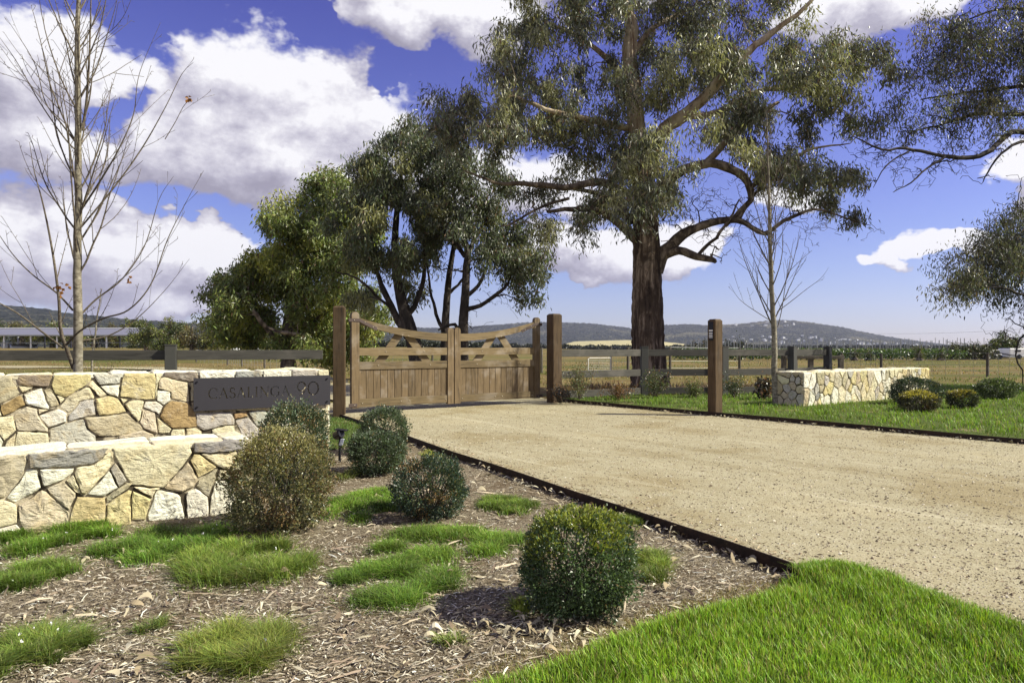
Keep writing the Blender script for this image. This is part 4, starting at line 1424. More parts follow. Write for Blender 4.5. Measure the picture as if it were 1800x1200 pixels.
def gum_tree(name, label, group, Y0, limbs, masses, seed, bark, trunk_limb=0, dens=34.0, clump_r=.55, tw=9, per=40, leaf=(.15, .03), col=(.055, .07, .03), hi=(.17, .17, .06),
             depth=2.4, droop=1.1, base=None, hi_frac=.15, trunk_bark=None, twig_k=3, bare=(), spread=.22, dense_at=None, kmin=.7):
    sk = Skel(seed); R = sk.R
    b = base if base is not None else (limbs[trunk_limb][0][0], limbs[trunk_limb][0][1], -.12)
    root = thing(name, label, "tree", b, 0, group)
    # trunk alone
    tr_ = limbs[trunk_limb]
    c = catmull(np.array(tr_, float), .12)
    ka = 48 if tr_[0][3] > .3 else 12
    # ridged bark on a big trunk
    V, F = [], []
    a = np.arange(ka) * 2 * math.pi / ka
    n = len(c)
    ph = R.uniform(0, 6, 4)
    for i in range(n):
        rr = c[i, 3] * (1 + (0.055 * np.sin(a * 7 + ph[0] + c[i, 2] * .35) + .035 * np.sin(a * 13 + ph[1] - c[i, 2] * .6 + np.sin(c[i, 2])) + R.normal(0, .03, ka)))
        rr = rr * (1 + .28 * np.exp(-max(c[i, 2] + .1, 0) / .35) * (1 + .4 * np.sin(a * 4 + ph[2])))
        V += [(c[i, 0] + rr[k] * math.cos(a[k]), c[i, 1] + rr[k] * math.sin(a[k]), c[i, 2]) for k in range(ka)]
    i0 = np.arange(n - 1)[:, None] * ka + np.arange(ka)[None, :]; j0 = np.arange(n - 1)[:, None] * ka + (np.arange(ka)[None, :] + 1) % ka
    mk("trunk", V, np.stack([i0, j0, j0 + ka, i0 + ka], -1).reshape(-1, 4), trunk_bark or bark, root, smooth=True)
    sel = c[:, 2] > min(2.2, c[0, 2] + .35 * (c[-1, 2] - c[0, 2]))
    sk.pos += list(c[sel, :3]); sk.r += list(c[sel, 3])
    for i, l in enumerate(limbs):
        if i != trunk_limb: sk.limb(l, 9 if l[0][3] > .08 else 6)
    # clump centres
    cl = []
    for m_ in masses:
        cx, cy, rx, ry = m_[:4]; w = m_[4] if len(m_) > 4 else 1.0; dy = m_[5] if len(m_) > 5 else 0.0
        hf = m_[6] if len(m_) > 6 else hi_frac
        cnt = max(1, int(w * math.pi * rx * ry / dens ** 2 + .5))
        for _ in range(cnt):
            rr_, t = math.sqrt(R.uniform()), R.uniform(0, 2 * math.pi)
            Yc = Y0 + dy + np.clip(R.normal(0, .5), -1, 1) * depth
            cl.append((P(cx + rx * rr_ * math.cos(t), cy + ry * rr_ * math.sin(t), Yc), hf))
    tipsC, tipsH = [], []
    pos0 = np.array(sk.pos)
    order = np.argsort([np.min(np.linalg.norm(pos0 - q[0], axis=1)) for q in cl])
    tw_T = Tubes()
    for oi in order:
        t, hf = cl[oi]
        c = sk.grow(t + np.array([0, 0, -clump_r * .2]))
        if c is None: c = np.array([t, t + .01])
        rc = clump_r * R.uniform(.6, 1.4)
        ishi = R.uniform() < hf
        src = c[max(0, len(c) // 2):]
        for _ in range(tw):
            s = src[R.integers(len(src))]
            e = t + unit(R.normal(size=3)) * np.array([1, 1, .75]) * rc * R.uniform(kmin, 1) ** .5
            mid = (s + e) / 2 + R.normal(0, .08, 3) + np.array([0, 0, .1])
            tw_T.add([s, mid, e], [.009, .006, .004], twig_k)
            tipsC.append(e); tipsH.append(ishi)
            if R.uniform() < .5: tipsC.append(mid); tipsH.append(ishi)
    for (x, y, n_) in bare:            # leafless twigs
        for _ in range(n_):
            t = P(x + R.normal(0, 26), y + R.normal(0, 22), Y0 + R.normal(0, 1.0))
            sk.grow(t, .006, .45, 4, .2, .10, .014)
    v, f = sk.T.arrays(); mk("limbs", v, f, bark, root, smooth=True)
    v, f = tw_T.arrays(); tag(mk("twigs", v, f, M["bark_dark"], root), kind="stuff")
    tips = np.array(tipsC); hh = np.array(tipsH)
    idx = np.repeat(np.arange(len(tips)), per)
    n = len(idx)
    C = tips[idx] + R.normal(0, 1, (n, 3)) * np.array([spread, spread, spread * 1.25]) - np.array([0, 0, spread * .8])
    D = np.column_stack([R.normal(0, .55, (n, 2)), -droop + R.normal(0, .45, n)])
    Ls = R.uniform(.65, 1.25, n) * leaf[0]
    V, F = leaves(C, D, Ls, leaf[1] * R.uniform(.7, 1.2, n))
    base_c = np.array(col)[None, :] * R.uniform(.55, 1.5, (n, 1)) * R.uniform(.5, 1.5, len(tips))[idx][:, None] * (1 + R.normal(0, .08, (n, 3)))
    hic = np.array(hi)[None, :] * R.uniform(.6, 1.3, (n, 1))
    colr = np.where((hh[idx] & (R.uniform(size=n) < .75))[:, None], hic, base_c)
    dead = R.uniform(size=n) < .03
    colr[dead] = (.16, .10, .06)
    mk("crown", V, F, M["leaf"], root, cols=np.repeat(np.clip(colr, .005, .4), 4, 0))
    return root, len(cl), n


def PL(lst, dY=0.0):
    return [(*P(x, y, Y + dY), r) for x, y, Y, r in lst]


# ---- the big gum behind the fence
Yb = 22.0
T1 = [
    [(1143, 700, 22, .55), (1142, 650, 22, .53), (1140, 600, 22, .50), (1138, 500, 22, .45), (1137, 440, 22, .43), (1134, 385, 22, .38), (1129, 320, 22, .32), (1120, 240, 22, .28), (1113, 160, 22.2, .25), (1106, 95, 22.3, .23), (1110, 45, 22.4, .2), (1098, 12, 22.5, .18), (1084, -30, 22.6, .15), (1078, -130, 22.6, .1), (1085, -260, 22.8, .05)],
    [(1132, 350, 22, .26), (1146, 265, 21.9, .24), (1165, 228, 21.7, .22), (1200, 203, 21.5, .20), (1238, 165, 21.3, .17), (1282, 122, 21.0, .14), (1340, 72, 20.8, .10), (1400, 25, 20.6, .07), (1450, -25, 20.5, .04)],
    [(1150, 345, 22, .2), (1190, 310, 21.8, .17), (1235, 292, 21.6, .15), (1285, 300, 21.5, .13), (1312, 322, 21.5, .12), (1318, 350, 21.5, .1), (1298, 372, 21.6, .08), (1275, 398, 21.7, .05)],
    [(1238, 292, 21.6, .12), (1268, 262, 21.7, .10), (1312, 215, 22, .08), (1368, 180, 22.4, .05)],
    [(1152, 475, 22, .27), (1172, 440, 21.9, .22), (1205, 413, 21.7, .17), (1252, 392, 21.6, .13), (1300, 386, 21.4, .10), (1345, 408, 21.2, .07), (1378, 386, 21, .06), (1430, 366, 20.8, .04), (1492, 384, 20.6, .02), (1530, 396, 20.5, .01)],
    [(1162, 450, 22, .2), (1192, 440, 21.5, .13), (1225, 450, 21.2, .12), (1250, 455, 21, .09), (1258, 461, 21, .05)],
    [(1228, 448, 21.2, .06), (1258, 420, 21, .05), (1280, 388, 21, .04), (1300, 350, 21, .02)],
    [(1125, 425, 22, .2), (1095, 395, 21.8, .15), (1062, 372, 21.6, .11), (1020, 366, 21.4, .09), (962, 372, 21.2, .05)],
    [(1110, 390, 22, .15), (1085, 360, 22.4, .12), (1050, 340, 22.8, .08), (1000, 330, 23, .05)],
    [(1122, 345, 22, .14), (1060, 323, 21.5, .12), (1000, 331, 21, .10), (930, 324, 20.8, .08), (880, 322, 20.6, .05), (815, 300, 20.4, .02)],
    [(1112, 225, 22.1, .13), (1062, 215, 21.6, .11), (1012, 206, 21.2, .09), (960, 192, 21, .07), (900, 168, 20.8, .04)],
    [(1110, 160, 22.2, .12), (1072, 110, 22.8, .10), (1020, 70, 23.2, .07), (960, 40, 23.4, .04)],
    [(1108, 100, 22.3, .12), (1150, 50, 22.8, .09), (1215, 15, 23.2, .06), (1290, -20, 23.4, .03)],
    [(1200, 203, 21.5, .12), (1265, 195, 21.8, .1), (1340, 160, 22, .08), (1430, 148, 22.2, .06), (1505, 110, 22.3, .03)],
    [(1318, 330, 21.5, .09), (1370, 300, 21, .06), (1430, 262, 20.8, .04), (1495, 252, 20.6, .015)],
    [(1000, 345, 21.3, .05), (950, 362, 21, .045), (905, 388, 20.8, .03), (878, 398, 20.6, .015)],
    [(1300, 386, 21.4, .07), (1320, 350, 21.8, .05), (1345, 320, 22, .03)],
]
T1 = [PL(l) for l in T1]
M1 = [(800, 185, 38, 40), (790, 240, 30, 45), (845, 190, 40, 50), (905, 90, 55, 55), (960, 45, 70, 50), (1040, 40, 70, 60, .8), (1170, 40, 90, 60), (1280, 40, 90, 55), (1370, 15, 60, 30, .7),
      (880, 190, 60, 60), (960, 170, 80, 70), (1050, 140, 60, 70, .9), (1150, 130, 70, 60, 1.0), (1240, 115, 80, 55), (1335, 110, 70, 45), (1420, 105, 60, 55, 1.1), (1500, 85, 55, 38, 1.2), (1545, 110, 30, 45), (1470, 150, 75, 28, .8),
      (925, 250, 75, 45, .8), (1015, 235, 70, 50, .85), (1080, 290, 60, 60, 1.0), (1160, 290, 50, 70, 1.3, -1.5, .6), (1060, 340, 60, 40, .9), (1125, 350, 45, 40, 1.2, -1.5, .5), (1005, 290, 50, 25, .4),
      (1290, 200, 60, 45, .8), (1320, 225, 50, 40, 1.2, -1, .5), (1370, 250, 60, 55, 1.2, -.8), (1400, 300, 40, 40), (1340, 290, 40, 40, .8), (1450, 210, 50, 35, .8), (1500, 205, 40, 28, .8), (1455, 180, 40, 30, .5),
      (960, 350, 50, 30, .7), (950, 395, 35, 25, .8), (1010, 385, 50, 28, .6), (1440, 325, 22, 20, .8), (1478, 335, 45, 33, 1.5), (1512, 372, 22, 16, .6), (1395, 335, 20, 18, .5), (1330, 150, 40, 40, .6),
      (1110, -70, 200, 60, .8), (1290, -60, 140, 50, .8), (960, -40, 90, 40, .7), (1090, 220, 40, 40, .5), (1195, 230, 40, 40, .3)]
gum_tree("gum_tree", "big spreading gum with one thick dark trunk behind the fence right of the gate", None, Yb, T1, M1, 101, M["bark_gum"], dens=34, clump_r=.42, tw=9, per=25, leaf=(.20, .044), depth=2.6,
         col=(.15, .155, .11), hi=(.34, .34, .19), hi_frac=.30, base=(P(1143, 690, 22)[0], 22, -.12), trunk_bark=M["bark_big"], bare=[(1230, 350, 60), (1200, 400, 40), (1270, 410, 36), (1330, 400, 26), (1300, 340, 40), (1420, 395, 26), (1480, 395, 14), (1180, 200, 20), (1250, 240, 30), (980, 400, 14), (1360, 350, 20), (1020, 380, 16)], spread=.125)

# ---- tree reaching in from the right
Yr = 20.5
T7 = [
    [(1990, 700, 20.5, .42), (1988, 560, 20.5, .38), (1975, 420, 20.5, .34), (1950, 300, 20.5, .28), (1930, 200, 20.5, .24), (1900, 60, 20.5, .18), (1880, -100, 20.5, .1)],
    [(1950, 300, 20.5, 0.124), (1860, 262, 20.2, 0.093), (1800, 232, 20, 0.081), (1770, 243, 20, 0.074), (1735, 268, 19.8, 0.068), (1700, 277, 19.7, 0.062), (1655, 274, 19.6, 0.053), (1600, 263, 19.5, 0.043), (1545, 262, 19.4, 0.031), (1500, 240, 19.4, 0.015)],
    [(1950, 260, 20.5, 0.099), (1860, 212, 20.5, 0.074), (1790, 202, 20.6, 0.062), (1720, 203, 20.7, 0.050), (1650, 222, 20.8, 0.031), (1580, 232, 20.8, 0.012)],
    [(1930, 200, 20.5, 0.099), (1850, 150, 20.8, 0.074), (1780, 150, 21, 0.056), (1700, 162, 21.2, 0.037), (1620, 175, 21.3, 0.019)],
    [(1900, 60, 20.5, 0.074), (1830, 20, 20.8, 0.050), (1760, 18, 21, 0.037), (1690, 40, 21, 0.019)],
    [(1940, 290, 20.5, 0.074), (1850, 250, 19.5, 0.056), (1790, 256, 19.2, 0.043), (1760, 275, 19, 0.031), (1735, 305, 19, 0.022), (1728, 320, 19, 0.012)],
    [(1660, 275, 19.6, 0.037), (1630, 295, 19.4, 0.028), (1600, 320, 19.2, 0.019), (1570, 338, 19, 0.009)],
    [(1600, 264, 19.5, 0.025), (1560, 290, 19.4, 0.019), (1535, 330, 19.4, 0.007)],
    [(1975, 430, 20.5, 0.093), (1880, 470, 20, 0.062), (1810, 518, 19.8, 0.037), (1755, 508, 19.6, 0.028), (1700, 505, 19.5, 0.019), (1660, 512, 19.4, 0.009)],
    [(1900, 500, 20, 0.043), (1830, 560, 20, 0.031), (1800, 592, 20, 0.028), (1790, 600, 20, 0.025), (1788, 625, 20, 0.022), (1796, 650, 20, 0.019), (1798, 676, 20, 0.012)],
    [(1880, 470, 20, 0.050), (1830, 400, 20.5, 0.031), (1790, 370, 20.5, 0.019)],
]
T7 = [PL(l) for l in T7]
M7 = [(1660, 55, 42, 42, 1.1), (1720, 60, 60, 45), (1790, 60, 60, 55), (1640, 110, 35, 30), (1700, 125, 60, 35), (1780, 125, 60, 40), (1610, 140, 22, 22, .7), (1590, 185, 24, 25, .9), (1640, 195, 50, 22, .8), (1710, 190, 60, 28, .9), (1780, 185, 50, 30, .9),
      (1580, 230, 40, 14, .6), (1650, 235, 45, 14, .5), (1740, 235, 40, 18, .5), (1700, 462, 42, 26, 2.0), (1750, 435, 45, 32, 2.0), (1790, 420, 40, 50, 1.8), (1720, 495, 50, 22, 1.9), (1785, 485, 40, 35, 1.8), (1655, 500, 24, 15, 1.8), (1790, 375, 25, 22, .9), (1790, 530, 22, 14, 1),
      (2150, 380, 150, 110, .7), (2300, 250, 150, 140, .6), (2080, 530, 120, 60, .8), (2260, 480, 120, 80, .7), (1870, 80, 80, 90, .6), (1880, 220, 70, 60, .5), (1870, 440, 60, 60, .5), (1960, -60, 140, 80, .6), (2080, 120, 90, 90, .6), (2060, 300, 90, 90, .6), (1780, -50, 100, 40, .7)]
gum_tree("gum_tree", "dark gum reaching in over the verge from the right edge", None, Yr, T7, M7, 202, M["bark_dark"], dens=29, clump_r=.40, tw=8, per=22, leaf=(.14, .032), depth=1.8,
         col=(.095, .10, .068), hi=(.20, .18, .10), hi_frac=.15, base=(P(1990, 700, 20.5)[0], 20.5, -.12), bare=[(1620, 265, 44), (1560, 265, 44), (1680, 265, 34), (1530, 255, 26), (1590, 300, 30), (1760, 570, 16), (1780, 560, 12), (1740, 285, 22), (1640, 210, 24)], spread=.17)

# ---- dark multi-stemmed gums behind the gate
Y2 = 30.0
T2 = [
    [(738, 680, 30, .36), (734, 640, 30, .34), (724, 590, 30, .30), (712, 550, 30, .26), (700, 500, 30, .20), (694, 440, 30, .16), (698, 370, 30, .12), (706, 300, 30, .06)],
    [(722, 600, 30, .2), (695, 560, 30, .16), (676, 520, 30, .13), (660, 470, 30, .09), (650, 400, 30, .05)],
    [(712, 560, 30, .14), (735, 520, 30, .11), (745, 450, 30, .08), (740, 370, 30, .05)],
    [(690, 545, 30, .08), (660, 520, 29, .06), (630, 490, 28.5, .05), (590, 478, 28, .03)],
]
M2 = [(700, 255, 48, 35), (735, 240, 35, 25), (680, 300, 55, 45), (745, 290, 45, 45), (690, 360, 55, 45), (650, 330, 40, 40), (630, 370, 40, 40), (650, 280, 30, 28), (640, 430, 50, 50), (690, 430, 50, 50, .8), (720, 470, 50, 40, .6), (640, 500, 40, 40, .6), (620, 380, 40, 40), (735, 390, 35, 40)]
gum_tree("gum_tree", "gum with a leaning forked trunk behind the left gate leaf", "slender gums behind the gate", Y2, [PL(l) for l in T2], M2, 303, M["bark_dark"], dens=33, clump_r=.56, tw=9, per=36, leaf=(.24, .060), depth=2.4, col=(.12, .14, .075), hi=(.32, .32, .14),
         hi_frac=.28, base=(P(738, 660, 30)[0], 30, -.12), spread=.17)
T2b = [
    [(815, 680, 29, .26), (814, 620, 29, .24), (815, 570, 29, .21), (818, 520, 29, .18), (820, 470, 29, .16), (822, 445, 29, .14), (812, 405, 29, .11), (800, 360, 29, .07), (790, 300, 29, .04)],
    [(813, 600, 29, .09), (800, 570, 29, .08), (770, 580, 29, .03)],
    [(817, 548, 29, .11), (850, 535, 28.8, .09), (878, 517, 28.6, .075), (892, 500, 28.5, .05), (900, 480, 28.5, .02)],
    [(818, 522, 29, .1), (840, 500, 29, .08), (855, 470, 29.1, .06), (858, 440, 29.2, .03)],
    [(822, 445, 29, .1), (845, 400, 29, .06), (870, 370, 29, .03)],
    [(818, 450, 29, .1), (790, 415, 29, .08), (755, 385, 29, .06), (725, 365, 29, .04)],
]
M2b = [(800, 250, 40, 45), (790, 300, 45, 45), (840, 310, 50, 45), (880, 350, 45, 35, .9), (760, 340, 45, 40), (820, 360, 50, 40), (860, 410, 45, 38, 1.1), (905, 420, 40, 38, 1.1), (935, 455, 24, 30, 1.2), (900, 470, 40, 22, 1.1), (880, 445, 40, 25), (926, 525, 13, 9, 2.0), (940, 483, 16, 14, 1.2), (850, 450, 30, 22, .7), (780, 390, 40, 30, .7)]
gum_tree("gum_tree", "slender dark gum with a bare low branch to the right, above the gate centre", "slender gums behind the gate", 29.0, [PL(l) for l in T2b], M2b, 304, M["bark_dark"], dens=32, clump_r=.50, tw=9, per=36, leaf=(.20, .062), depth=2.0, col=(.10, .115, .07), hi=(.26, .26, .13),
         hi_frac=.10, base=(P(815, 670, 29)[0], 29, -.12), bare=[(880, 500, 20), (850, 540, 16), (790, 480, 14)], spread=.16)
T2c = [
    [(784, 680, 31, .22), (783, 600, 31, .2), (784, 550, 31, .17), (789, 490, 31, .14), (797, 435, 31, .10), (800, 400, 31, .07), (780, 350, 31, .04)],
    [(784, 590, 31, .09), (768, 560, 31, .08), (757, 510, 31, .06), (750, 460, 31, .03)],
    [(786, 520, 31, .08), (810, 495, 31, .06), (830, 470, 31, .04)],
]
M2c = [(770, 420, 30, 30, .6), (800, 400, 30, 25, .6), (750, 400, 30, 35, .7), (745, 330, 40, 40), (745, 520, 18, 25, .5), (770, 370, 35, 30)]
gum_tree("gum_tree", "thin upright gum between the two darker stems behind the gate", "slender gums behind the gate", 31.0, [PL(l) for l in T2c], M2c, 305, M["bark_dark"], dens=32, clump_r=.5, tw=8, per=34, leaf=(.22, .06), depth=1.5, col=(.11, .13, .065), hi=(.28, .28, .12), base=(P(784, 660, 31)[0], 31, -.12), spread=.17)

# ---- broad yellow-green trees on the left of the gate
Y3 = 38.0
T3 = [
    [(508, 680, 38, .42), (507, 640, 38, .38), (505, 600, 38, .32), (510, 550, 38, .28), (525, 500, 38, .2), (545, 440, 38, .14), (560, 380, 38, .08)],
    [(506, 605, 38, .2), (480, 590, 37, .16), (455, 560, 36, .12), (430, 520, 36, .07)],
    [(508, 580, 38, .18), (560, 560, 37, .13), (600, 520, 36.5, .1), (630, 480, 36.5, .06)],
    [(505, 610, 37.6, .15), (530, 590, 36, .11), (500, 585, 35, .09), (470, 575, 34.5, .05)],
]
M3 = [(520, 375, 48, 30), (500, 410, 40, 30, .9), (575, 350, 45, 32), (560, 400, 60, 40, 1, 0, .25), (530, 440, 70, 40, 1.1, -1, .75), (600, 430, 50, 50, 1, -1, .5), (455, 455, 45, 35, 1.1, 0, .6), (420, 490, 40, 30, 1.1, 0, .5), (395, 520, 30, 22, 1.1, 0, .3), (470, 500, 60, 40), (560, 490, 70, 45, 1, -1, .3),
      (430, 550, 50, 35, 1.1, -1, .5), (390, 580, 26, 25, 1.1, 0, .4), (500, 560, 60, 35, .9), (570, 555, 60, 40, .9), (620, 540, 50, 45, .8), (640, 590, 40, 35, .9), (440, 605, 50, 20, .7), (560, 610, 50, 30, .8), (600, 330, 45, 32, 1.1), (630, 400, 45, 45, 1.1), (560, 325, 35, 18, 1)]
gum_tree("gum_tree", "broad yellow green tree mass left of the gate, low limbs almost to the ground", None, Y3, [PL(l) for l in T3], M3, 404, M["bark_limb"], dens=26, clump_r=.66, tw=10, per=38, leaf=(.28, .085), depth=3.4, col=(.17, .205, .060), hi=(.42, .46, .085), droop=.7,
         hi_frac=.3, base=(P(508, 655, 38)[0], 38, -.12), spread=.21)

# ---- distant trees (behind the shed, along the track, hedge tree on the right)


def far_tree(px, pyb, w, h, Y, label, col, hi, seed, group=None, lean=0, hi_frac=.3, name="gum_tree"):
    zb_ = float(zg((px - 900) / 1200 * Y, Y))
    yb = 610 + (EYE - zb_) * 1200 / Y
    top_y = pyb - h
    l = [PL([(px, yb + 2, Y, .028 * Y * .12 + .1), (px + lean, (yb + top_y) / 2, Y, .12), (px + lean * 2, top_y + h * .15, Y, .05)])]
    hh = (yb - top_y)
    ms = [(px, top_y + hh * .30, w * .34, hh * .24), (px - w * .24, top_y + hh * .48, w * .24, hh * .22), (px + w * .26, top_y + hh * .46, w * .24, hh * .24), (px, top_y + hh * .62, w * .4, hh * .24)]
    s = Y / 1200
    gum_tree(name, label, group, Y, l, ms, seed, M["bark_limb"], dens=9.5, clump_r=7.5 * s, tw=6, per=11, leaf=(3.6 * s, 1.7 * s), depth=w * .3 * s, col=col, hi=hi, hi_frac=hi_frac, droop=.3,
             base=((px - 900) / 1200 * Y, Y, zb_), spread=2.4 * s, twig_k=3)


gA, gB = (.075, .095, .03), (.21, .22, .05)
oA, oB = (.11, .10, .04), (.24, .19, .07)
far = [(258, 620, 62, 62, 86, "rounded green tree right of the long shed end", gA, gB), (300, 620, 60, 66, 82, "mid green tree with an umbrella top left of the broad tree mass", gA, gB), (338, 622, 66, 56, 78, "olive bushy tree just left of the broad tree mass", oA, oB),
       (285, 624, 44, 40, 72, "low bright green bushy tree in front of the taller ones near the shed", (.07, .085, .02), (.19, .22, .04)), (372, 622, 50, 50, 74, "dark tree tucked against the broad mass on the left", (.04, .05, .022), gB)]
for i, (px, yb, w, h, Y, lb, c1, c2) in enumerate(far):
    far_tree(px, yb, w, h, Y, lb, c1, c2, 500 + i)
for i, (px, h, w) in enumerate([(-15, 48, 66), (38, 56, 70), (92, 50, 66), (128, 44, 50), (165, 42, 52), (205, 48, 60), (232, 56, 50)]):
    far_tree(px, 612, w, h, 135, ["olive gum at the far left edge behind the long shed", "olive gum behind the left part of the long shed roof", "rounded gum behind the middle of the long shed roof", "gum directly behind the pale bare tree trunk and the shed", "small gum just right of the pale bare tree trunk behind the shed", "gum behind the right part of the long shed roof", "gum behind the right end of the long shed roof"][i], oA if i % 2 else gA, gB, 540 + i, "olive gums behind the long shed", hi_frac=.35)
for i, (px, w, h, lb) in enumerate([(1236, 56, 17, "dark low spreading tree on the plain left of the intercom post"), (1292, 40, 16, "dark low tree on the plain right of the intercom post")]):
    far_tree(px, 618, w, h + 6, 190, lb, (.022, .03, .016), (.05, .055, .03), 560 + i)
far_tree(1768, 628, 62, 50, 92, "bushy green tree between the parked vans at the far right", (.05, .07, .02), (.13, .15, .04), 571)
for i, (px, w, h) in enumerate([(1672, 44, 22), (1692, 36, 26), (1712, 40, 30), (1735, 34, 24), (1655, 26, 18)]):
    far_tree(px, 630, w, h, 78, ["scrubby bush second from the left in the clump beyond the right paddock", "low scrubby bush in the middle of the clump beyond the right paddock", "tallest scrubby bush of the clump beyond the right paddock", "scrubby bush nearest the white vehicle with dark windows", "smallest scrubby bush at the left end of the clump beyond the right paddock"][i], (.05, .06, .02), (.14, .14, .05), 580 + i, "scrubby bushes beyond the paddock", name="bush")
for i, (px, w, h) in enumerate([(1502, 20, 20), (1527, 16, 16), (1617, 20, 24), (1655, 12, 16)]):
    far_tree(px, 632, w, h, 74, ["leftmost small round sapling before the trellis posts", "second small round sapling from the left before the trellis posts", "tallest small sapling before the trellis posts, right of the round fence post", "tiny sapling nearest the scrubby bushes"][i], (.045, .06, .02), (.11, .12, .04), 590 + i, "small saplings in front of the trellis posts", name="sapling")

# stands of trees on the plain: hedge lines, one mass


def tree_line(name, x0, x1, Y, hpx, n, seed, label, col=(.028, .036, .02)):
    R = np.random.default_rng(seed)
    xs_ = R.uniform(x0, x1, n)
    s = Y / 1200
    hh = hpx * (.55 + .45 * (0.5 + .5 * np.sin(xs_ * .21) * np.sin(xs_ * .083 + 1))) * R.uniform(.6, 1.05, n)
    X = (xs_ - 900) * s; Yv = Y + R.normal(0, 4 * s, n)
    zb_ = zg(X, Yv)
    C, Cc_ = [], []
    for i in range(n):
        k = 60
        q = sphere_pts(k) * np.array([hh[i] * s * .75, hh[i] * s * .75, hh[i] * s * .5]) + np.array([X[i], Yv[i], zb_[i] + hh[i] * s * .5])
        C.append(q)
    C = np.concatenate(C)
    V, F = leaves(C, R.normal(size=C.shape), 2.8 * s, 2.2 * s)
    cc_ = np.array(col)[None] * R.uniform(.5, 1.7, (len(C), 1))
    return tag(mk(name, V, F, M["leaf"], cols=np.repeat(cc_, 4, 0)), kind="stuff", label=label)


tree_line("tree_line", 820, 1230, 420, 9, 320, 1, "dark line of trees across the far plain below the straw pasture", (.030, .034, .022))
tree_line("tree_line", 1180, 1780, 900, 6, 420, 2, "distant tree belt at the foot of the wooded range", (.03, .036, .028))
tree_line("tree_line", 560, 860, 210, 16, 160, 3, "dark scrub behind the gate on the plain", (.03, .038, .02))
tree_line("tree_line", 230, 560, 105, 10, 120, 5, "scrub under the trees beyond the farm track", (.045, .055, .02))

# ---- trellis posts and green rows (far right)
R = np.random.default_rng(77)
pm, pf_ = box(-.03, .03, -.03, .03, 0, 1, 0)
pole_me = mesh("trellis_post", pm, pf_); pole_me.materials.append(M["grey"])
k = 0
for Yv, x0, x1, st, top in ((78, 1190, 1690, 13.0, 597), (96, 1196, 1680, 11.5, 597), (120, 1200, 1730, 12.5, 596)):
    x = x0
    while x < x1:
        x += st * R.uniform(.8, 1.2)
        p = P(x, 610, Yv); zt = P(x, top + R.uniform(-3, 3), Yv)[2]; z0_ = float(zg(p[0], Yv))
        o = mk("trellis_post", None, None, None, data=pole_me)
        o.location = (p[0], Yv, z0_); o.scale = (1.0, 1.0, zt - z0_)
        tag(o, "thin grey trellis post standing over the green rows at far right", "post", "trellis posts over the green rows")
C = []
for Yv in (76, 80, 85, 92, 100, 112, 125):
    n = 2600
    x = R.uniform(1185, 1700, n)
    X = (x - 900) / 1200 * Yv
    C.append(np.column_stack([X, Yv + R.normal(0, .35, n), -.1 + R.beta(2, 1.6, n) * 1.25]))
C = np.concatenate(C)
V, F = leaves(C, R.normal(size=C.shape), .26, .2)
cc_ = np.array((.05, .085, .02))[None] * R.uniform(.5, 1.8, (len(C), 1))
tag(mk("vine_rows", V, F, M["leaf"], cols=np.repeat(cc_, 4, 0)), kind="stuff", label="green vine rows under the trellis posts")

# ---- bare young trees


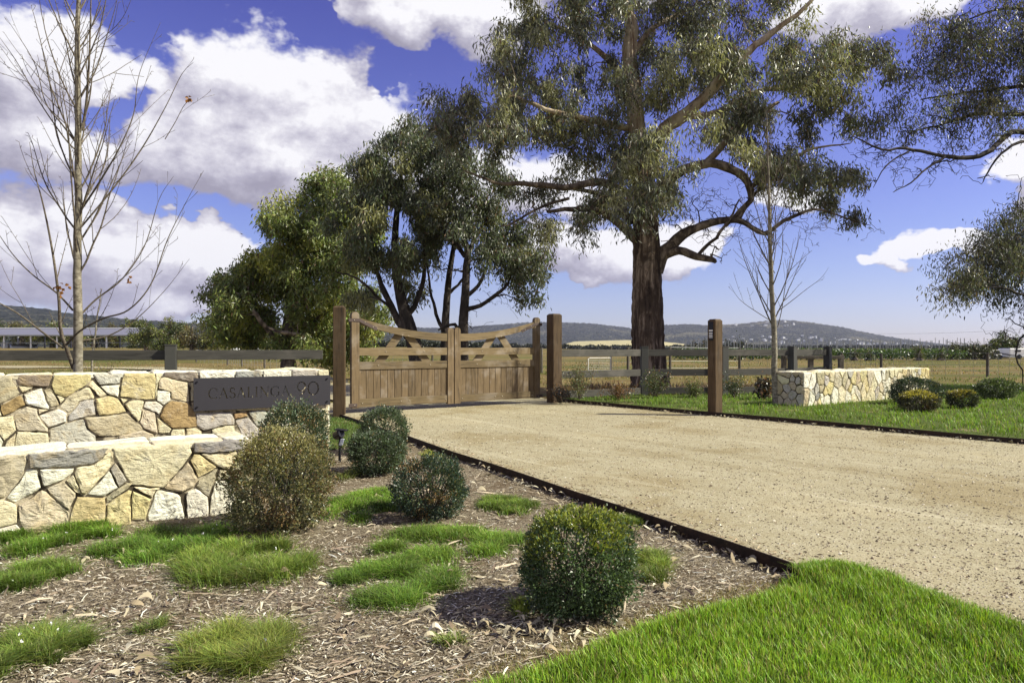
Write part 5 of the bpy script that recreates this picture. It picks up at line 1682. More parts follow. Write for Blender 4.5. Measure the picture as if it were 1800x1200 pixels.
def bare_tree(base, H, r0, seed, label, lean=(0, 0), first=.16, nb=30, spread=.9, traced=(), leaves_at=(), Lf=.40):
    R = np.random.default_rng(seed)
    base = np.array(base, float)
    root = thing("bare_tree", label, "tree", base)
    T = Tubes(); B = Tubes()
    zs = np.linspace(0, H, 46)
    drift = np.cumsum(R.normal(0, .006, (46, 2)), 0)
    tr = np.column_stack([base[0] + lean[0] * zs / H + drift[:, 0], base[1] + lean[1] * zs / H + drift[:, 1], base[2] + zs])
    rr = r0 * (1 - zs / H) ** .75 * (1 + .35 * np.exp(-zs / .12)) + .006
    T.add(tr, rr, 12)
    v, f = T.arrays(); mk("trunk", v, f, M["bark_pale"], root, smooth=True)

    def shoot(p, d, L, r, lvl, up=.5):
        n = max(4, int(L / .07)); seg = L / n
        pts = [p]; d = unit(d)
        for i in range(n):
            d = unit(d + np.array([0, 0, up * .075 * (1 if i < n * .7 else .4)]) + R.normal(0, .035, 3))
            p = p + d * seg; pts.append(p)
            nodes = lvl < 2 and i > 1 and (i % (3 if lvl == 0 else 4) == 0)
            if nodes and R.uniform() < (.62 if lvl == 0 else .42):
                ax = unit(np.cross(d, R.normal(size=3)))
                dd = unit(d * .85 + ax * R.uniform(.45, .75))
                shoot(p, dd, L * (1 - i / n) * R.uniform(.35, .75) + .06, r * (1 - i / n) * .55 + .0016, lvl + 1, up * .9)
            elif i > 1 and R.uniform() < .5:          # short spur with bud
                ax = unit(np.cross(d, R.normal(size=3)))
                e = p + unit(d * .7 + ax) * R.uniform(.02, .05)
                B.add([p, e], [.0036, .0030], 3)
        pts = np.array(pts)
        B.add(pts, np.linspace(r, .0030, len(pts)), 5 if lvl == 0 else 4)

    for tz, pl in traced:
        c = catmull(np.array([(*P(x, y, Y), r) for x, y, Y, r in pl]), .08)
        B.add(c[:, :3], c[:, 3], 7)
        for i in range(6, len(c) - 2, 4):
            if R.uniform() < .7:
                d = unit(c[i + 1, :3] - c[i, :3])
                ax = unit(np.cross(d, R.normal(size=3)))
                shoot(c[i, :3], unit(d + ax * R.uniform(.4, .8) + np.array([0, 0, .15])), R.uniform(.25, .9) * (1 - i / len(c)) * 1.6 + .1, c[i, 3] * .45, 1)
    for i in range(nb):
        t = first + (1 - first) * (i + R.uniform(0, .7)) / nb
        z = t * H
        p = np.array([np.interp(z, zs, tr[:, 0]), np.interp(z, zs, tr[:, 1]), base[2] + z])
        a = i * 2.39996 + R.normal(0, .35)
        tilt = spread * R.uniform(.75, 1.15) * (1 - .45 * t)
        d = np.array([math.cos(a) * math.sin(tilt), math.sin(a) * math.sin(tilt), math.cos(tilt)])
        L = H * Lf * (1 - t) ** .55 * R.uniform(.65, 1.1) * (1 if t > .25 else .8)
        shoot(p, d, L, r0 * .30 * (1 - t * .6), 0)
    v, f = B.arrays(); mk("branches", v, f, M["twig"], root, smooth=True)
    if leaves_at:
        C = np.concatenate([P(x, y, Y)[None] + R.normal(0, .03 * s_, (int(n_), 3)) for x, y, Y, n_, s_ in leaves_at])
        V, F = leaves(C, R.normal(size=C.shape) + np.array([0, 0, -1]), .055, .045)
        cc_ = np.array((.30, .13, .03))[None] * R.uniform(.3, 1.4, (len(C), 1))
        tag(mk("withered_leaves", V, F, M["leaf"], root, cols=np.repeat(cc_, 4, 0)))
    return root


Yt = 9.3
bl = P(132, 0, Yt); bl[2] = -.06
traced = [
    (0, [(130, 648, Yt, .03), (120, 620, Yt - .1, .026), (107, 580, Yt - .2, .022), (103, 520, Yt - .3, .018), (92, 440, Yt - .3, .014), (76, 360, Yt - .3, .010), (60, 300, Yt - .2, .006), (52, 250, Yt - .2, .003)]),
    (0, [(112, 612, Yt - .2, .014), (70, 580, Yt - .4, .012), (30, 550, Yt - .5, .010), (-20, 520, Yt - .6, .007), (-70, 470, Yt - .7, .003)]),
    (0, [(116, 606, Yt - .2, .015), (140, 582, Yt - .3, .013), (180, 560, Yt - .4, .012), (225, 545, Yt - .5, .010), (265, 500, Yt - .5, .008), (295, 420, Yt - .5, .006), (330, 350, Yt - .5, .003), (358, 300, Yt - .5, .002)]),
    (0, [(134, 600, Yt, .014), (190, 590, Yt + .2, .010), (240, 560, Yt + .3, .007), (290, 510, Yt + .4, .004), (333, 455, Yt + .4, .002)]),
    (0, [(140, 555, Yt, .014), (170, 525, Yt + .1, .012), (215, 490, Yt + .2, .009), (255, 430, Yt + .3, .007), (280, 350, Yt + .3, .004), (305, 310, Yt + .3, .002)]),
    (0, [(128, 545, Yt, .014), (100, 515, Yt + .1, .012), (60, 485, Yt + .2, .009), (25, 450, Yt + .2, .007), (-10, 400, Yt + .3, .003)]),
    (0, [(142, 370, Yt, .014), (175, 320, Yt - .1, .012), (210, 260, Yt - .2, .009), (235, 200, Yt - .2, .007), (245, 130, Yt - .2, .004), (282, 40, Yt - .2, .002)]),
    (0, [(142, 400, Yt, .012), (200, 330, Yt + .1, .011), (250, 260, Yt + .2, .009), (290, 190, Yt + .2, .006), (320, 130, Yt + .2, .004), (340, 110, Yt + .2, .002)]),
    (0, [(290, 245, Yt + .2, .006), (308, 215, Yt + .2, .005), (322, 188, Yt + .2, .004), (331, 178, Yt + .2, .003)]),
    (0, [(140, 260, Yt, .012), (110, 220, Yt - .1, .010), (80, 180, Yt - .1, .007), (60, 110, Yt - .1, .005), (10, 30, Yt, .002)]),
    (0, [(140, 270, Yt, .012), (115, 245, Yt + .1, .010), (70, 180, Yt + .1, .007), (30, 110, Yt + .1, .005), (-5, 60, Yt, .002)]),
    (0, [(145, 230, Yt, .02), (152, 180, Yt, .017), (157, 100, Yt, .013), (160, 0, Yt, .008)]),
]
bare_tree(bl, 8.2, .060, 31, "leafless young tree with a pale trunk standing behind the left stone wall", lean=(.10, 0), first=.28, nb=40, spread=.70, traced=traced, Lf=.36,
          leaves_at=[(105, 506, Yt - .3, 16, 1.3), (333, 174, Yt + .2, 10, .8), (230, 492, Yt + .2, 6, .8)])
Yq = 15.6
br = P(1365, 0, Yq); br[2] = .05
tq = [(0, [(1364, 580, Yq, .02), (1352, 560, Yq, .017), (1335, 520, Yq, .013), (1318, 480, Yq, .010), (1305, 445, Yq, .007), (1296, 410, Yq, .003)]),
      (0, [(1352, 562, Yq - .1, .009), (1330, 548, Yq - .1, .008), (1308, 533, Yq - .2, .006), (1295, 520, Yq - .2, .004), (1282, 498, Yq - .2, .002)]),
      (0, [(1367, 575, Yq, .010), (1374, 545, Yq, .009), (1380, 505, Yq, .007), (1390, 450, Yq, .005), (1395, 420, Yq, .002)]),
      (0, [(1366, 548, Yq, .009), (1390, 530, Yq, .008), (1418, 508, Yq, .006), (1442, 490, Yq, .004), (1457, 470, Yq, .002)]),
      (0, [(1362, 480, Yq, .010), (1345, 450, Yq, .008), (1325, 410, Yq, .006), (1305, 360, Yq, .004), (1290, 310, Yq, .002)])]
bare_tree(br, 6.6, .066, 47, "leafless young tree at the left end of the right stone wall", lean=(-.25, 0), first=.28, nb=34, spread=.60, traced=tq, Lf=.36)
# small bare sapling with pale stems behind the name wall
bs = P(152, 0, 13.6); bs[2] = -.08
bare_tree(bs, 2.6, .022, 53, "thin pale bare sapling behind the rail, just right of the leafless tree", lean=(.25, 0), first=.15, nb=14, spread=.6, Lf=.4)
bs = P(190, 0, 13.8); bs[2] = -.08
bare_tree(bs, .95, .012, 54, "knee-high bare brown shrub stems behind the name wall", lean=(.02, 0), first=.05, nb=14, spread=.5, Lf=.8)
# ================================================================ box balls


def box_ball(px, py, pyt, w, label, seed, nl=22000, ls=.019, palette=((.045, .075, .04),), brown=0.0, top=None, dz=None, z=-.07, Yf=None, sq=1.0, group=None, core_c=(.05, .04, .03)):
    """px, py: foot in the picture, pyt: top, w: width in the picture"""
    g = G(px, py, z) if Yf is None else np.array([(px - 900) / 1200 * Yf, Yf, z])
    Y = g[1]
    rx = w / 2 * Y / 1200
    c = np.array([g[0], Y + rx * .55, 0])
    c[0] = (px - 900) / 1200 * c[1]
    rx = w / 2 * c[1] / 1200
    ztop = EYE + (610 - pyt) / 1200 * (c[1] - rx * .2)
    rz = (ztop - z) / 2 * 1.06
    c[2] = ztop - rz
    R = np.random.default_rng(seed)
    root = thing("box_ball", label, "shrub", (c[0], c[1], z), 0, group)
    ns = 420
    sprig = unit(R.normal(size=(ns, 3)))
    sr = np.where(R.uniform(size=ns) < .13, R.uniform(.06, .22, ns), R.normal(0, .065, ns))
    sc_ = R.uniform(.55, 1.45, ns)
    si = R.integers(ns, size=nl)
    loose = R.uniform(size=nl) < .18
    d = unit(np.where(loose[:, None], R.normal(size=(nl, 3)), sprig[si] + R.normal(0, .060, (nl, 3))))
    lump = 1 + .10 * wob(d, 1.9, seed) + .06 * wob(d, 6.3, seed + 1) + .03 * wob(d, 14, seed + 2)
    s = R.uniform(0, 1, nl) ** .45
    rad_ = (.60 + .40 * s) * lump + np.where(R.uniform(size=nl) < .05, R.uniform(0, .13, nl), 0)
    n4 = (np.abs(d) ** 4).sum(1) ** .25
    rad_ = rad_ * n4 ** -.30 * .96 * (1 + np.where(loose, 0, sr[si]))
    bot = np.where(d[:, 2] < 0, 1 + d[:, 2] * .06, 1)          # narrower skirt
    q = d * rad_[:, None] * np.array([rx, rx, rz]) * np.column_stack([bot, bot, np.ones(nl)]) + c
    keep_ = q[:, 2] > z + .01
    q, d, s = q[keep_], d[keep_], s[keep_]
    scl = np.where(loose, 1, sc_[si])[keep_][:, None]
    n = len(q)
    D = d * .9 + R.normal(0, .55, (n, 3)) + np.array([0, 0, .35])
    V, F = leaves(q, D, ls * R.uniform(.6, 1.25, n), ls * .55 * R.uniform(.8, 1.2, n), fold=.2)
    pal = np.array(palette)
    col = pal[R.integers(len(pal), size=n)] * R.uniform(.8, 2.3, (n, 1)) * scl
    f_ = wob(d, 2.0, seed + 3) + .5 * wob(d, 5.0, seed + 4)
    if brown:
        b = R.uniform(size=n) < np.clip((f_ + brown * 2 - .9) * 1.2, 0.02, .92)
        col[b] = np.array((.23, .15, .065)) * R.uniform(.35, 1.35, (b.sum(), 1))
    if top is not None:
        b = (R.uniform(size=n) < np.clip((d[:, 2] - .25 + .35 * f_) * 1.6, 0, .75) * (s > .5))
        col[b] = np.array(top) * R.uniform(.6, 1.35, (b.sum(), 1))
    mk("foliage", V, F, M["box_leaf"], root, cols=np.repeat(np.clip(col, .004, .6), 4, 0))
    T = Tubes()
    b0 = np.array([c[0], c[1], z - .03])
    for _ in range(46):
        e = c + unit(R.normal(size=3)) * np.array([rx, rx, rz]) * .9
        e[2] = max(e[2], z + .05)
        m_ = b0 * .45 + e * .55 + R.normal(0, .02, 3)
        T.add([b0 + R.normal(0, .02, 3), m_, e], [.006, .004, .002], 4)
    v, f = T.arrays(); mk("stems", v, f, M["bark_dark"], root)
    return root


dg_ = ((.050, .072, .036), (.065, .09, .048), (.04, .055, .03))
grpB = "clipped box balls in the mulch bed"
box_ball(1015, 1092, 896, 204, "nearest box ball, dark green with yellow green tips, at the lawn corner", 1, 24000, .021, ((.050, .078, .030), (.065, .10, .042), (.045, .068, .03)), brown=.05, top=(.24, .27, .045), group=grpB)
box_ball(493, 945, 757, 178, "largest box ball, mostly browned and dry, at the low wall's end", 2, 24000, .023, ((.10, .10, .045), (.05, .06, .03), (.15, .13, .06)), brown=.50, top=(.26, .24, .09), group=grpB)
box_ball(516, 868, 709, 122, "box ball touching the name plate's lower edge, behind the browned one", 3, 18000, .026, ((.06, .085, .05), (.035, .055, .03), (.10, .10, .045)), brown=.30, group=grpB)
box_ball(756, 915, 804, 128, "box ball with a browned lower right side in the middle of the bed", 4, 15000, .022, ((.035, .06, .04), (.025, .045, .03), (.07, .085, .04)), brown=.28, group=grpB)
box_ball(661, 835, 757, 100, "front one of the touching pair of box balls by the spotlight", 5, 12000, .026, dg_, brown=.14, group=grpB)
box_ball(675, 800, 717, 86, "rear one of the touching pair of box balls, nearest the gate", 6, 10500, .028, dg_, brown=.06, group=grpB)
grpC = "box balls before the right stone wall"
box_ball(1611, 716, 664, 82, "large dark box ball at the right stone wall's end", 7, 11000, .036, ((.020, .032, .020), (.035, .05, .03)), brown=.10, z=.05, Yf=15.3, group=grpC)
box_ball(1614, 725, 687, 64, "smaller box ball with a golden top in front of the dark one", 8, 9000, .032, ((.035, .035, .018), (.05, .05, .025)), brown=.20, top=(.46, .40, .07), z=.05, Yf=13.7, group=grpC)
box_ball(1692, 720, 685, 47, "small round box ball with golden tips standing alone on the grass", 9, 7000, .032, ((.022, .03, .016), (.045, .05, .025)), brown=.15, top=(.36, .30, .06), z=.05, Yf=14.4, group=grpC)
box_ball(1752, 701, 667, 62, "loose dark green shrub on the verge at far right", 10, 6000, .045, ((.03, .045, .02), (.07, .09, .035)), z=.05, Yf=17.0)


# ---- loose young shrubs along the right fence
def loose_shrub(px, Y, top_y, w, label, seed, col, n=900, ls=.05, z=.05, brown=.1, group=None):
    R = np.random.default_rng(seed)
    x = (px - 900) / 1200 * Y
    H = EYE + (610 - top_y) / 1200 * Y - z
    rw = w / 2 * Y / 1200
    root = thing("fence_shrub", label, "shrub", (x, Y, z), 0, group)
    T = Tubes(); tips = []
    for _ in range(16):
        e = np.array([x, Y, z]) + np.array([R.normal(0, rw * .55), R.normal(0, rw * .5), H * R.uniform(.45, 1.0)])
        m_ = np.array([x, Y, z]) * .5 + e * .5 + R.normal(0, .05, 3)
        T.add([(x, Y, z - .03), m_, e], [.008, .006, .003], 4)
        for k_ in range(5):
            tips.append(m_ + (e - m_) * k_ / 4)
    v, f = T.arrays(); mk("stems", v, f, M["twig"], root)
    tips = np.array(tips)
    C = tips[R.integers(len(tips), size=n)] + R.normal(0, .07, (n, 3))
    V, F = leaves(C, R.normal(size=(n, 3)), ls * R.uniform(.6, 1.2, n), ls * .55)
    cc_ = np.array(col)[None] * R.uniform(.45, 1.7, (n, 1))
    b = R.uniform(size=n) < brown
    cc_[b] = np.array((.26, .13, .055)) * R.uniform(.5, 1.2, (b.sum(), 1))
    mk("foliage", V, F, M["leaf"], root, cols=np.repeat(np.clip(cc_, .005, .5), 4, 0))


gs = "young shrubs along the right fence"
loose_shrub(1018, 16.9, 638, 42, "tallest pale leafed shrub just right of the gate post", 1, (.14, .15, .07), 1100, .05, group=gs)
loose_shrub(985, 16.2, 680, 30, "dark purplish shrub at the right gate post's foot", 2, (.035, .03, .028), 600, .05, group=gs)
loose_shrub(1087, 16.9, 676, 40, "reddish brown withered shrub against the lowest rail", 3, (.13, .10, .05), 800, .05, brown=.6, group=gs)
loose_shrub(1152, 17.4, 656, 42, "leafy shrub just right of the first fence post", 4, (.09, .11, .045), 1100, .05, group=gs)
loose_shrub(1224, 17.6, 668, 34, "small leafy shrub left of the intercom post", 5, (.11, .13, .045), 800, .05, group=gs)
loose_shrub(1292, 17.6, 656, 42, "grey green shrub right of the intercom post", 6, (.07, .09, .05), 1100, .05, group=gs)
loose_shrub(1346, 17.0, 664, 34, "dark strappy plant left of the bare tree", 7, (.05, .045, .035), 500, .11, brown=.25, group=gs)

# ================================================================ grass


def blades(Pts, H, W, lean=.35, col=(.09, .16, .03), cvar=.35, tipc=1.25, R=rng, straw=.03):
    n = len(Pts)
    a = R.uniform(0, 2 * math.pi, n)
    side = np.column_stack([np.cos(a), np.sin(a), np.zeros(n)])
    fwd = np.column_stack([-np.sin(a), np.cos(a), np.zeros(n)]) * (R.normal(0, lean, n)[:, None])
    H = np.broadcast_to(H, (n,))[:, None] * R.uniform(.55, 1.25, (n, 1)); W = np.broadcast_to(W, (n,))[:, None]
    up = np.array([[0, 0, 1.0]])
    b0 = Pts - side * W / 2; b1 = Pts + side * W / 2
    m_ = Pts + up * H * .55 + fwd * H * .35
    m0 = m_ - side * W * .4; m1 = m_ + side * W * .4
    t = Pts + up * H * .95 + fwd * H * 1.1
    V = np.stack([b0, b1, m1, m0, t], 1).reshape(-1, 3)
    i = np.arange(n)[:, None] * 5
    F = [i + np.array([[0, 1, 2, 3]]), i + np.array([[3, 2, 4]])]
    c = np.array(col)[None] * (1 + R.normal(0, cvar, (n, 1))).clip(.35, 2) * (1 + R.normal(0, .10, (n, 3)))
    sm_ = R.uniform(size=n) < straw
    c[sm_] = (.34, .29, .14)
    c = np.clip(c, .008, .6)
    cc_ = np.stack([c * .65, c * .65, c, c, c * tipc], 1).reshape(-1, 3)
    return V, F, np.clip(cc_, 0, .7)


def scatter(poly, n, R):
    p = np.array([q[:2] for q in poly])
    lo, hi = p.min(0), p.max(0)
    out = []
    tot = 0
    while tot < n:
        q = R.uniform(lo, hi, (n * 2, 2))
        q = q[inpoly(q[:, 0], q[:, 1], poly)]
        out.append(q); tot += len(q)
    return np.concatenate(out)[:n]


R = np.random.default_rng(88)
# front lawn: dense near what is seen
vis = [tuple(G(x, y, -0.03)[:2]) for x, y in lawn_px] + [(2.75, 2.3), (3.0, 1.3), (-1.8, 1.3)]
q = scatter(vis, 120000, R)
dlt = poly_dist(q[:, 0], q[:, 1], front_lawn)
tuft = .5 + .5 * wob(q, 9.0, 1)
keep_ = R.uniform(size=len(q)) < (.45 + .55 * sm(0, .12, dlt)) * (.6 + .4 * tuft)
q, dlt, tuft = q[keep_], dlt[keep_], tuft[keep_]
z = zl(q[:, 0], q[:, 1])
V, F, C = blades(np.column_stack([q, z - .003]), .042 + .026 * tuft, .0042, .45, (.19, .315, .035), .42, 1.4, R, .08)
pat = np.repeat(.72 + .30 * (.5 + .5 * wob(q, 1.6, 3)) + .25 * (.5 + .5 * wob(q, 5.5, 4)), 5)[:, None] * np.array([[1.05, 1, .9]])
tag(mk("lawn_grass", V, F, M["grass"], cols=np.clip(C * pat, 0, .7)), kind="stuff", label="bright green lawn blades in the near right corner")

# ragged straw fringe along the lawn's edge
e = []
for i in range(2, 9):
    a, b = np.array(front_lawn[i - 1]), np.array(front_lawn[i])
    k_ = int(np.linalg.norm(b - a) * 2200)
    t = R.uniform(0, 1, (k_, 1))
    e.append(a + (b - a) * t + np.column_stack([R.normal(0, .05, k_), np.abs(R.normal(0, .07, k_))]))
e = np.concatenate(e)
e = e[~inpoly(e[:, 0], e[:, 1], drive_poly)]
V, F, C = blades(np.column_stack([e, zb(e[:, 0], e[:, 1])]), .022, .003, 1.2, (.27, .22, .10), .3, 1.2, R, .2)
tag(mk("dry_grass", V, F, M["grass"], cols=C), kind="stuff", label="short straw coloured grass fringe between lawn and mulch")

# blades spilling over the gravel where the lawn meets it
e = []
for i in range(7, 13):
    a, b = np.array(front_lawn[i - 1]), np.array(front_lawn[i])
    k_ = int(np.linalg.norm(b - a) * 5200)
    t = R.uniform(0, 1, (k_, 1))
    nn2 = np.array([-(b - a)[1], (b - a)[0]]) / np.linalg.norm(b - a)
    e.append(a + (b - a) * t + nn2 * (R.normal(.0, .028, (k_, 1)) + .02 * wob(a + (b - a) * t, 9.0)[:, None]))
e = np.concatenate(e)
V, F, C = blades(np.column_stack([e, np.full(len(e), -.004)]), .045, .0042, .8, (.165, .265, .03), .36, 1.35, R, .08)
tag(mk("edge_grass", V, F, M["grass"], cols=C), kind="stuff", label="lawn blades spilling onto the gravel")

# right verge
q = scatter([tuple(v) for v in verge if True], 170000, R)
vis_ = (q[:, 1] > 8.2) & (q[:, 0] < q[:, 1] * .86) & (q[:, 1] < 24)
q = q[vis_]
wgt = np.clip(14 / q[:, 1], .4, 1.4)
tf = .5 + .5 * wob(q, 3.2, 2)
dl_ = poly_dist(q[:, 0], q[:, 1], [tuple(R1), tuple(Rn), tuple(Rn + .01)])
near_edge = sm(.05, .55, dl_)
q_k = R.uniform(size=len(q)) < wgt * (.25 + .75 * near_edge) * (.35 + .65 * tf)
inwall = (inpoly(q[:, 0], q[:, 1], [tuple(RP0), tuple(RP0 + ru * RLn), tuple(RP0 + ru * RLn - rn * .66), tuple(RP0 - rn * .66)]))
q_k &= ~inwall
q, tf, near_edge = q[q_k], tf[q_k], near_edge[q_k]
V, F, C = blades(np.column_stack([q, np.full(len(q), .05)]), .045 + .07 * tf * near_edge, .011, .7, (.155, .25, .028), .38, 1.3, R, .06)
pch = np.repeat(.75 + .5 * (.5 + .5 * wob(q, .9, 5)), 5)[:, None]
tag(mk("verge_grass", V, F, M["grass"], cols=np.clip(C * pch, 0, .7)), kind="stuff", label="uneven green grass on the right verge")

# strip by the left gate post
q = scatter([tuple(v) for v in lv], 26000, R)
q = q[(q[:, 0] > -6)]
V, F, C = blades(np.column_stack([q, np.full(len(q), -.05)]), .05, .008, .6, (.10, .17, .03), .3, 1.3, R, .05)
tag(mk("strip_grass", V, F, M["grass"], cols=C), kind="stuff", label="lawn grass by the left gate post")

# feathery ground cover cushions in the mulch


def cushion(px, py, rx, ry, label, seed, n, H=.085, col=(.085, .15, .03), flowers=0):
    R = np.random.default_rng(seed)
    c = G(px, py, -.07)
    Yc = c[1]
    ax_ = rx * 1.12 * Yc / 1200
    ay = (1200 * 1.42 / (py - ry - 610) - 1200 * 1.42 / (py + ry - 610)) / 2
    m_s = int(R.integers(9, 15)) if rx > 45 else 4
    sa = R.uniform(0, 2 * math.pi, m_s); sr_ = np.sqrt(R.uniform(0, 1, m_s)) * .85
    sz_ = R.uniform(.20, .44, m_s) * (1 if rx > 45 else 1.6)
    wts = sz_ ** 1.6; si_ = R.choice(m_s, size=n, p=wts / wts.sum())
    gx, gy = R.normal(0, .52, (2, n)) * sz_[si_]
    ux = sr_[si_] * np.cos(sa[si_]) + gx + .06 * R.normal(size=n) * (R.uniform(size=n) < .2)
    uy = sr_[si_] * np.sin(sa[si_]) + gy
    q = np.column_stack([c[0] + ax_ * ux, Yc + ay * uy])
    edge = np.clip(1 - np.hypot(gx, gy) / (sz_[si_] * 1.15), 0, 1)
    mound = .022 * sm(0, .7, edge) * R.uniform(.5, 1, m_s)[si_]
    ok = ~inpoly(q[:, 0], q[:, 1], drive_poly)
    q, edge, mound = q[ok], edge[ok], mound[ok]
    rag = wob(q, 7.5, seed + 5) * .5 + wob(q, 19, seed + 7) * .35
    keep2 = R.uniform(size=len(q)) < np.clip(.62 + .9 * edge + rag * 1.5, 0, 1)
    q, edge, mound = q[keep2], edge[keep2], mound[keep2]
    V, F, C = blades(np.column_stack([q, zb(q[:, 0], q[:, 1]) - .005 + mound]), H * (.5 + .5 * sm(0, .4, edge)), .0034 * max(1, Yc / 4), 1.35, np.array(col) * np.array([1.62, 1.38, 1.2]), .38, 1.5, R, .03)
    shade_ = R.uniform(.65, 1.3, m_s)
    idc = np.argmin(np.hypot((q[:, 0] - c[0])[:, None] / ax_ - (sr_ * np.cos(sa))[None], (q[:, 1] - Yc)[:, None] / ay - (sr_ * np.sin(sa))[None]), axis=1)
    C = np.clip(C * np.repeat(shade_[idc], 5)[:, None], 0, .7)
    o = tag(mk("ground_cover", V, F, M["grass"], cols=C), kind="stuff", label=label)
    if flowers:
        i = R.integers(len(q), size=flowers)
        Cn = np.column_stack([q[i], zb(q[i, 0], q[i, 1]) + mound[i] + H * .9])
        V, F = leaves(np.repeat(Cn, 3, 0), R.normal(size=(flowers * 3, 3)) + np.array([0, 0, .5]), .011, .009)
        mk("flowers", V, F, M["white"], o)
    return o


cu = [(92, 948, 92, 30, "green cushion at the low wall's foot, dotted with tiny white flowers", 9000, .085, (.075, .15, .022), 26), (42, 1014, 66, 26, "green cushion at the left edge below the wall", 6500, .08, (.09, .16, .03), 10),
      (300, 955, 104, 34, "broad green cushion before the low wall, its left lobe", 10500, .09, (.075, .15, .025), 20), (430, 992, 112, 42, "broad green cushion below the browned box ball", 12500, .09, (.105, .17, .035), 6),
      (634, 890, 66, 30, "smooth green patch between the browned ball and the middle ball", 9000, .06, (.095, .18, .028), 0), (772, 950, 128, 36, "wide green patch below the middle box ball", 14000, .065, (.095, .175, .03), 0),
      (690, 1026, 112, 42, "green patch in the centre foreground", 13000, .075, (.085, .165, .028), 0), (884, 888, 72, 20, "green patch right of the middle box ball near the edging", 6500, .055, (.10, .17, .035), 0),
      (412, 1140, 84, 50, "pale green feathery cushion near the lower edge", 9000, .09, (.12, .17, .04), 4), (62, 1158, 88, 42, "green cushion in the lower left corner", 9500, .09, (.10, .16, .035), 30),
      (1146, 1000, 40, 22, "small green tuft right of the nearest box ball", 3000, .07, (.11, .17, .035), 0), (1128, 920, 42, 14, "small green tuft against the edging behind the nearest ball", 2500, .055, (.11, .17, .035), 0),
      (268, 1100, 26, 10, "tiny weed rosette in the mulch", 500, .05, (.11, .17, .05), 0), (905, 1075, 24, 14, "small bright weed left of the nearest box ball's foot", 700, .06, (.16, .23, .04), 0), (790, 1133, 24, 8, "tiny tuft near the lawn edge", 400, .05, (.12, .18, .05), 0),
      (625, 835, 26, 9, "small grass tuft at the spotlight", 700, .07, (.12, .16, .05), 0), (770, 795, 36, 10, "thin green tuft by the edging beyond the middle ball", 1200, .05, (.14, .18, .05), 0)]
for i, (px, py, rx, ry, lb, n, H, c, fl) in enumerate(cu):
    cushion(px, py, rx, ry, lb, 900 + i, int(n * 1.25), H * .80, c, fl // 3)

# dry paddock tufts and weeds beyond the fences
n = 42000
Yv = 18 + 55 * R.uniform(0, 1, n) ** 1.3
X = R.uniform(-.85, .85, n) * Yv
q = np.column_stack([X, Yv])
mask = wob(q, .35, 9) + .4 * wob(q, 1.3, 4)
ok = (mask > -.15) & ~((X < 1.3) & (X > -7) & (Yv < 24)) & ~inpoly(X, Yv, [tuple(v) for v in verge])
q = q[ok]; mk_ = mask[ok]
zc = zg(q[:, 0], q[:, 1])
V, F, C = blades(np.column_stack([q, zc - .01]), .12 + .10 * np.clip(mk_, 0, 1), .03, .6, (.26, .21, .09), .4, 1.2, R, .1)
g2 = np.repeat((wob(q, .2, 6) > .25), 5)
C[g2] = C[g2] * np.array([.45, .75, .35])
tag(mk("paddock_grass", V, F, M["grass"], cols=C), kind="stuff", label="dry tufty paddock grass beyond the fences")
# weeds at the gum's foot and along the fence line
n = 9000
X = R.uniform(1.2, 8.5, n); Yv = 19.3 + R.exponential(1.2, n)
Yv = np.where(X > 5.5, Yv + (X - 5.5) * .3, Yv)
ok = wob(np.column_stack([X, Yv]), 1.1, 8) > -.1
V, F, C = blades(np.column_stack([X[ok], Yv[ok], np.full(ok.sum(), -.12)]), .32, .03, .8, (.12, .075, .045), .5, 1.2, R, .1)
tag(mk("fence_weeds", V, F, M["grass"], cols=C), kind="stuff", label="dark reddish weeds around the big gum's foot")

# ================================================================ mulch litter, dry leaves, pebbles


def in_bed(q):
    u = u_
    a = (q - UP0) @ np.array([u[1], -u[0]])          # in front of the upper wall when positive
    l = (q - LP0) @ np.array([lu[1], -lu[0]])
    al = (q - LP0) @ lu
    ok = (~inpoly(q[:, 0], q[:, 1], drive_poly)) & (~inpoly(q[:, 0], q[:, 1], front_lawn))
    ok &= ~((al < 0) & (l < 0.02)) & ~(((q - UP0) @ u < 0) & (a < .02))
    ok &= ~inpoly(q[:, 0], q[:, 1], [tuple(v) for v in lv])
    return ok


